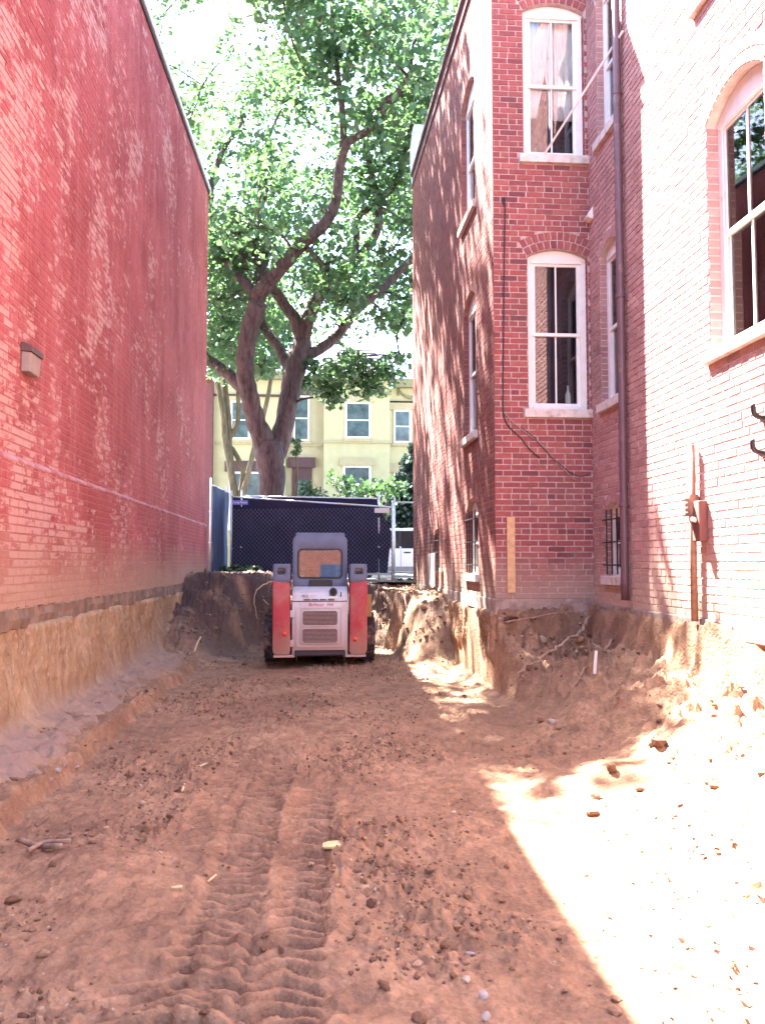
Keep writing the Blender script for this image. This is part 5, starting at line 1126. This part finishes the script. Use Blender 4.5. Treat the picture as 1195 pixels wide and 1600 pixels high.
def shrub(name, label, cat, blobs, Y, mat, size, seed, stem=True, z0=1.05, dens=300):
    cs = [np.array(P(a, b, Y=Y + d)) for a, b, d, r in blobs]; rs = [r for *_, r in blobs]; base = np.mean(cs, axis=0)
    e = empty(name, (base[0], base[1], z0)); tag(e, label, cat)
    pts = clump_points(cs, rs, [int(dens * r ** 1.6) + 20 for r in rs], seed, 0.75); pts = pts[pts[:, 2] > z0 + 0.01]
    leaves_mesh('foliage', pts, np.random.default_rng(seed).uniform(size * 0.7, size * 1.2, len(pts)), mat, e, seed + 1, 0.4)['kind'] = 'stuff'
    m = MB(); r = random.Random(seed)
    for c in cs: m.tube(catmull([(base[0] + r.uniform(-.1, .1), base[1] + r.uniform(-.1, .1), z0 - 0.05), (base[0] * .5 + c[0] * .5, base[1] * .5 + c[1] * .5, z0 * .4 + c[2] * .6), tuple(c)], 4), list(np.linspace(0.03, 0.008, 9)), 5, False)
    m.build('stems', M['bark2'], e, smooth=True)
    under(e); return e
shrub('leafy_shrub', 'loose green shrub in front of the yellow bay window', 'shrub', [(525,748,0,.5),(540,755,0,.5),(560,765,0,.7),(580,768,.2,.7),(600,762,0,.7),(615,758,0,.6),(625,768,0,.6),(545,772,0,.7),(590,785,0,.9),(560,790,0,.9)], 34.8, M['leaf_shrub'], 0.22, 31, dens=75)
shrub('dark_evergreen', 'dark evergreen bush against the right house, behind the shrub', 'bush', [(632,770,0,.8),(640,750,0,.7),(645,725,0,.6),(648,700,0,.35),(640,790,0,.9),(650,775,0,.8),(630,810,0,1.0),(650,810,0,1.0),(615,800,0,.8)], 37.0, M['leaf_dark'], 0.22, 33, dens=700)
shrub('entrance_shrub', 'low shrub beside the dark brown front door', 'shrub', [(478,760,0,.45),(488,770,0,.5),(470,778,0,.6),(500,778,0,.5)], 37.5, M['leaf_shrub'], 0.16, 35, dens=200)
shrub('hanging_sprig', 'small drooping sprig of leaves right of the forked trunk', 'sprig', [(463,690,0,.16),(466,700,0,.14),(462,708,0,.13)], 23.4, M['leaf'], 0.13, 37, dens=200)
shrub('weed_patch', 'patch of green weeds at the foot of the fence', 'weeds', [(348,889,0,.10),(356,890,0,.11),(364,890,0,.12),(372,887,0,.13),(380,888,0,.12),(388,888,-.1,.12),(396,889,-.2,.11),(404,890,-.2,.09),(376,893,-.3,.12),(360,894,-.3,.10),(390,894,-.3,.10)], 19.7, M['leaf_shrub'], 0.075, 39, z0=1.22, dens=900)
shrub('gap_weeds', 'short weeds under the fence beside the brick house', 'weeds', [(622,908,0,.10),(632,912,0,.12),(640,908,0,.10)], 19.0, M['leaf_shrub'], 0.08, 41, z0=1.02, dens=500)

# ------------------------------------------------------------------ clods, stones, roots, leaves on the ground
def gh(x, y): return float(ground_height(np.array([x]), np.array([y]))[0][0])
ico_v, ico_f = None, None
bm = bmesh.new(); bmesh.ops.create_icosphere(bm, subdivisions=1, radius=1.0); ico_v = np.array([v.co[:] for v in bm.verts]); ico_f = [[v.index for v in f.verts] for f in bm.faces]; bm.free()
bm = bmesh.new(); bmesh.ops.create_icosphere(bm, subdivisions=2, radius=1.0); ico2_v = np.array([v.co[:] for v in bm.verts]); ico2_f = [[v.index for v in f.verts] for f in bm.faces]; bm.free()
def lump_mesh(name, rad, seed, mat, rough=0.28, fine=True):
    r = np.random.default_rng(seed); V = (ico2_v if fine else ico_v).copy()
    for k in range(4):
        d = r.normal(size=3); d /= np.linalg.norm(d); V += np.outer(np.tanh(3 * (V @ d - r.uniform(.2, .6))), -d) * 0.16
    V *= (1 + rough * r.normal(size=(len(V), 1)) * 0.35); V *= np.array([1, r.uniform(.7, 1.1), r.uniform(.5, .8)]) * rad
    me = D.meshes.new(name); me.from_pydata([tuple(v) for v in V], [], ico2_f if fine else ico_f); me.update(); me.materials.append(mat); at = me.attributes.new('rnd', 'FLOAT', 'POINT'); at.data.foreach_set('value', [r.uniform(0.1, 0.85)] * len(V)); return me
cr_ = np.random.default_rng(44); N = 30000
cx = cr_.uniform(-2.1, 3.1, N); cy = 1.6 * (17.5 / 1.6) ** cr_.random(N)
hh, bb = ground_height(cx, cy); keepm = (fbm(cx * 0.8 + 5, cy * 0.8, 2, 33) + 0.7 * (bb > 0.15) + cr_.uniform(-.35, .35, N)) > -0.02
for k in range(len(LANES)): keepm &= ~((np.abs(cx - lane_c(k, cy)) < 0.13) & (cr_.random(N) < 0.8) & (cy < 8))
keepm &= ~((np.abs(cx - 0.1) < 0.85) & (cy > 12.4) & (cy < 15.6)) & ~((cx > 2.05) & (cy > 9.9))
keepm &= ~((cx > 1.0) & (cy < 9) & (cr_.random(N) < 0.9))
cx, cy, hh = cx[keepm], cy[keepm], hh[keepm]; rs_ = cr_.lognormal(-4.8, 0.48, len(cx)); rs_ = np.clip(rs_, 0.006, 0.05)
big_ = bb[keepm] > 0.2; rs_ = np.where(big_ & (cr_.random(len(cx)) < 0.35), rs_ * 2.6, rs_); rs_ = np.clip(rs_, 0.006, 0.085)
V, F = [], []; b = 0; base_f = np.array(ico_f)
Vs = []; Fs = []
for i in range(len(cx)):
    q = ico_v * (1 + cr_.normal(size=(len(ico_v), 1)) * 0.20) * rs_[i] * np.array([1, cr_.uniform(.6, 1.2), cr_.uniform(.5, .85)]); w = cr_.uniform(0, 6.28); c_, s_ = math.cos(w), math.sin(w)
    q = np.stack([q[:, 0]*c_ - q[:, 1]*s_, q[:, 0]*s_ + q[:, 1]*c_, q[:, 2]], -1) + np.array([cx[i], cy[i], hh[i] + rs_[i] * 0.25]); Vs.append(q); Fs.append(base_f + b); b += len(q)
m = MB(); m.v = [tuple(p) for p in np.concatenate(Vs)]; m.f = [tuple(f) for f in np.concatenate(Fs).tolist()]
crumb = m.build('dirt_crumbs', M['clod'], smooth=False); at = crumb.data.attributes.new('rnd', 'FLOAT', 'POINT'); at.data.foreach_set('value', np.repeat(cr_.random(len(cx)), len(ico_v)).astype(np.float32))
tag(crumb, 'loose crumbs of red brown earth strewn over the pit floor', 'dirt', kind='stuff')
clod_meshes = [lump_mesh('dirt_clod', 1.0, 300 + k, M['clod']) for k in range(8)]; stone_meshes = [lump_mesh('stone', 1.0, 320 + k, M['stone'], 0.12) for k in range(4)]
def lump(name, me, px_, py_, rpx, label, cat, group=None):
    p = P(px_, py_, Z=0.05); p = P(px_, py_, Z=gh(p.x, p.y) + 0.01) if gh(p.x, p.y) < 1.2 else p
    o = D.objects.new(name, me); C.objects.link(o); r = rpx * p.y / FPX
    o.location = (p.x, p.y, gh(p.x, p.y) + r * 0.3); o.scale = (r,) * 3; o.rotation_euler = (random.uniform(-.4, .4), random.uniform(-.4, .4), random.uniform(0, 6)); return tag(o, label, cat, group)
for k, (a, b_, r, lab) in enumerate([(20,1410,16,'orange brown clod at the left edge of the foreground'),(82,1355,9,'small round clod in the left foreground'),(68,1490,12,'dark clod in the lower left corner'),(415,1468,9,'orange clod between the tread marks'),(412,1482,8,'brown clod just below the orange clod between the tread marks'),(440,1480,8,'dark clod right of the orange clod between the tread marks'),(695,1483,12,'rounded orange clod near the lower middle of the shaded ground'),(625,1280,9,'flat clod above the small white stone'),(600,1545,14,'large clod at the bottom middle of the picture'),(655,1590,16,'lumpy clod at the bottom edge, right of the middle'),(135,1585,15,'clod at the bottom left edge'),(320,1580,10,'clod beside the left tread marks at the bottom edge'),(925,1275,12,'brown clod on the border of the sunlit ground'),(955,1205,14,'dark clod on the mound beside the sunlit ground'),(1000,1215,12,'clod at the right end of the shaded mound'),(930,1235,10,'clod at the foot of the shaded mound'),(360,1170,8,'clod near the pale stick, left of the pit middle'),(230,1300,9,'clod on the left shaded floor'),(875,1120,9,'clod low on the slope under the brick house'),(845,1100,8,'clod beside the big root under the brick house')]):
    o = lump('dirt_clod', clod_meshes[k % 8], a, b_, r, lab, 'clod')
for k, (a, b_, r, lab) in enumerate([(521,1377,7,'white pebble in the middle of the shaded floor'),(613,1362,5,'small pale pebble right of the white pebble'),(516,1402,5,'tiny pale pebble below the white pebble'),(1163,1387,14,'large orange stone lying in the sunlit ground'),(862,1125,8,'pale stone on the earth slope under the brick house'),(90,1222,7,'chalky stone on the lip of the left shelf'),(120,1208,6,'chalky stone farther along the lip of the left shelf'),(70,1150,6,'pale stone on the left shelf below the clay bank'),(285,1510,5,'pale pebble among the left tread marks'),(760,1590,12,'broad pale stone at the bottom edge near the sunlight'),(755,1555,12,'pale stone near the bottom, left of the sunlight edge'),(735,1480,9,'grey stone in the lower shaded ground'),(388,985,6,'pale stone in the dark soil left of the loader'),(400,1000,4,'small pale stone in the dark soil left of the loader'),(375,1012,4,'small pebble at the foot of the dark soil slope')]):
    lump('stone', stone_meshes[k % 4] if k != 3 else lump_mesh('stone', 1.0, 340, M['orange_stone'], 0.15), a, b_, r, lab, 'stone')
p = P(520, 1313, Z=0.03); o = D.objects.new('clay_lump', lump_mesh('clay_lump', 1.0, 351, M['yellow_lump'], 0.5)); C.objects.link(o); o.location = (p.x, p.y, gh(p.x, p.y) + 0.01); o.scale = (0.075, 0.06, 0.035); tag(o, 'bright yellow lump of clay in the middle of the shaded floor', 'clay')
p = P(322, 898, Y=19.2); o = D.objects.new('concrete_chunk', lump_mesh('concrete_chunk', 1.0, 353, M['stone'], 0.2)); C.objects.link(o); o.location = (p.x + .04, 19.2, p.z); o.scale = (0.16, 0.14, 0.11); tag(o, 'pale concrete chunk at the foot of the fence post by the red wall', 'concrete')
def stick(name, pts, r, mat, label, cat, lift=0.012, Z=0.05):
    q = []
    for a, b_ in pts: p = P(a, b_, Z=Z); q.append((p.x, p.y, gh(p.x, p.y) + lift))
    m = MB(); m.tube(catmull(q, 4), r, 6); return thing_mesh(m, name, mat, label, cat, smooth=True)
stick('dry_stick', [(306,1188),(322,1184),(336,1178)], 0.008, M['straw'], 'pale bent stick on the left of the pit floor', 'stick')
stick('dry_stick', [(290,1215),(285,1232)], 0.008, M['straw'], 'short pale stick below the bent stick', 'stick')
m = MB(); m.tube(catmull([P(304,1018,Y=12.6), P(309,1004,Y=12.8), P(314,995,Y=12.9)], 4), 0.012, 6); thing_mesh(m, 'dry_stick', M['straw'], 'short stick poking out of the left bank near the loader', 'stick', smooth=True)
stick('dry_stick', [(325,1353),(338,1346)], 0.006, M['straw'], 'thin twig lying in the left foreground', 'stick')
stick('dry_stick', [(268,1370),(285,1366)], 0.006, M['straw'], 'thin straw in the left foreground beside the twig', 'stick')
stick('dead_branch', [(30,1310),(60,1318),(95,1330)], 0.016, M['root'], 'dead branch lying on the lower left ground', 'branch', 0.03)
stick('dead_branch', [(45,1335),(70,1320),(110,1322)], 0.012, M['root'], 'second dead branch crossing the first on the lower left ground', 'branch', 0.04)
def root(pts, r, label, mat='root'):
    q = [tuple(P(a, b_, Y=y)) for a, b_, y in pts]; s = catmull(q, 6); m = MB(); rr = random.Random(len(pts) + int(pts[0][0]))
    s = [(a + rr.gauss(0, r * .4), b_ + rr.gauss(0, r * .4), c + rr.gauss(0, r * .4)) for a, b_, c in s]
    for k in range(4 if len(s) > 8 else 0):
        i = rr.randrange(2, len(s) - 2); q0 = Vector(s[i]); e = q0 + Vector((rr.gauss(0, .10), rr.gauss(0, .06), -rr.uniform(.06, .2))); m.tube(catmull([q0, (q0 + e) / 2 + Vector((rr.gauss(0, .02), 0, .02)), e], 4), list(np.linspace(r * .35, .002, 9)), 5)
    m.tube(s, list(np.linspace(r * .8, r * 0.35, len(s))), 8); return thing_mesh(m, 'tree_root', M[mat], label, 'root', smooth=True)
root([(922,965,9.55),(905,985,9.35),(880,1005,9.15),(850,1025,8.95),(820,1045,8.8),(798,1072,8.75)], 0.027, 'thick pale root slanting across the hollow under the brick house')
root([(790,972,9.75),(830,965,9.7),(870,958,9.7),(905,956,9.75)], 0.016, 'thin root running level under the house footing')
root([(958,1000,8.9),(935,1025,8.6),(910,1050,8.4),(890,1085,8.2)], 0.022, 'root poking down the slope right of the thick root')
root([(925,1005,8.7),(940,1015,8.6),(955,1020,8.6)], 0.012, 'short broken root near the top of the earth slope')
root([(460,905,16.6),(425,908,16.5),(403,920,16.3),(397,940,16.2),(402,965,16.2)], 0.017, 'pale root looping out of the dark soil left of the loader', 'straw')
root([(412,938,16.2),(420,945,16.1)], 0.016, 'short pale root stub left of the loader', 'straw')
root([(655,925,14.2),(653,945,14.0),(655,965,13.9)], 0.012, 'thin root hanging from the bank right of the loader', 'straw')
root([(675,945,13.4),(680,990,13.0),(690,1020,12.8),(688,1035,12.7)], 0.010, 'fine root dangling beside the streaked foundation', 'straw')
root([(632,930,14.5),(635,960,14.3),(628,985,14.2),(640,1005,14.0)], 0.014, 'crooked root on the bank right of the loader')
root([(590,918,15.6),(615,921,15.0),(640,922,14.6),(660,924,14.4)], 0.03, 'stout root lying along the top of the bank right of the loader')
p = P(930, 1030, Y=8.2); m = MB(); m.box((-.012, -.008, -.14), (.012, .008, .08), Matrix.Translation(p) @ Matrix.Rotation(0.08, 4, 'Y')); thing_mesh(m, 'survey_stake', M['white_paint'], 'small white stake in the earth slope under the brick house', 'stake')
# fallen leaves
def fallen_leaf(seed):
    r = random.Random(seed); m = MB(); n = 9; rim = []
    for i in range(n):
        w = 2 * math.pi * i / n; rad = (1.0 if i % 2 else 0.62) * r.uniform(.8, 1.15); x, y = rad * math.cos(w), 0.75 * rad * math.sin(w)
        rim.append((x, y, 0.28 * x * x + r.uniform(-.08, .25)))
    V = [(0, 0, 0)] + rim + [(0, 0, -0.03)] + [(x, y, z - 0.03) for x, y, z in rim]
    F = [(0, 1 + i, 1 + (i + 1) % n) for i in range(n)] + [(n + 1, n + 2 + (i + 1) % n, n + 2 + i) for i in range(n)] + [(1 + i, n + 2 + i, n + 2 + (i + 1) % n, 1 + (i + 1) % n) for i in range(n)]
    m.add(V, F); m.tube([(-.9, 0, .2), (-1.5, .1, .15)], 0.03, 4); me = m.build('fallen_leaf', None); return me
leaf_cols = [simple('dry_leaf_%d' % k, c, 0.8, var=0.25, scale=30) for k, c in enumerate([(0.085,0.026,0.008), (0.115,0.038,0.010), (0.06,0.02,0.008)])]
protos = []
for k in range(6):
    o = fallen_leaf(60 + k); protos.append(o.data); D.objects.remove(o); protos[-1].materials.append(leaf_cols[k % 3])
LV = [(1070,1490,17,'big curled brown leaf in the middle of the sunlit ground'),(1180,1250,18,'long curled brown leaf at the right edge of the sunlit ground'),(1050,1255,10,'orange leaf near the end of the shaded mound'),(1155,1557,14,'flat brown leaf near the bottom right corner'),(1000,1518,9,'small brown leaf left of the big curled leaf'),(1140,1180,9,'brown leaf high on the sunlit slope'),(1095,1185,10,'brown leaf on the sunlit slope above the mound'),(1078,1190,8,'brown leaf just left of another on the sunlit slope'),(1072,1105,9,'curled leaf below the earth bank in full sun'),(1105,1045,8,'leaf on the bright slope below the standpipe'),(1190,1175,8,'leaf cut by the right edge of the picture, on the slope')]
for k, (a, b_, r, lab) in enumerate(LV):
    o = lump('fallen_leaf', protos[k % 6], a, b_, r * 0.9, lab, 'leaf'); o.location.z += 0.01
lr = random.Random(12); count = 0
while count < 60:
    a, b_ = lr.uniform(930, 1195), lr.uniform(1040, 1600)
    if a < 770 + (b_ - 1265) * 0.6 + 40: continue
    o = lump('fallen_leaf', protos[lr.randrange(6)], a, b_, lr.uniform(3.5, 8), 'small dry brown leaf scattered on the sunlit ground', 'leaf', 'small dry leaves strewn over the sunlit ground'); o.location.z += 0.008; count += 1
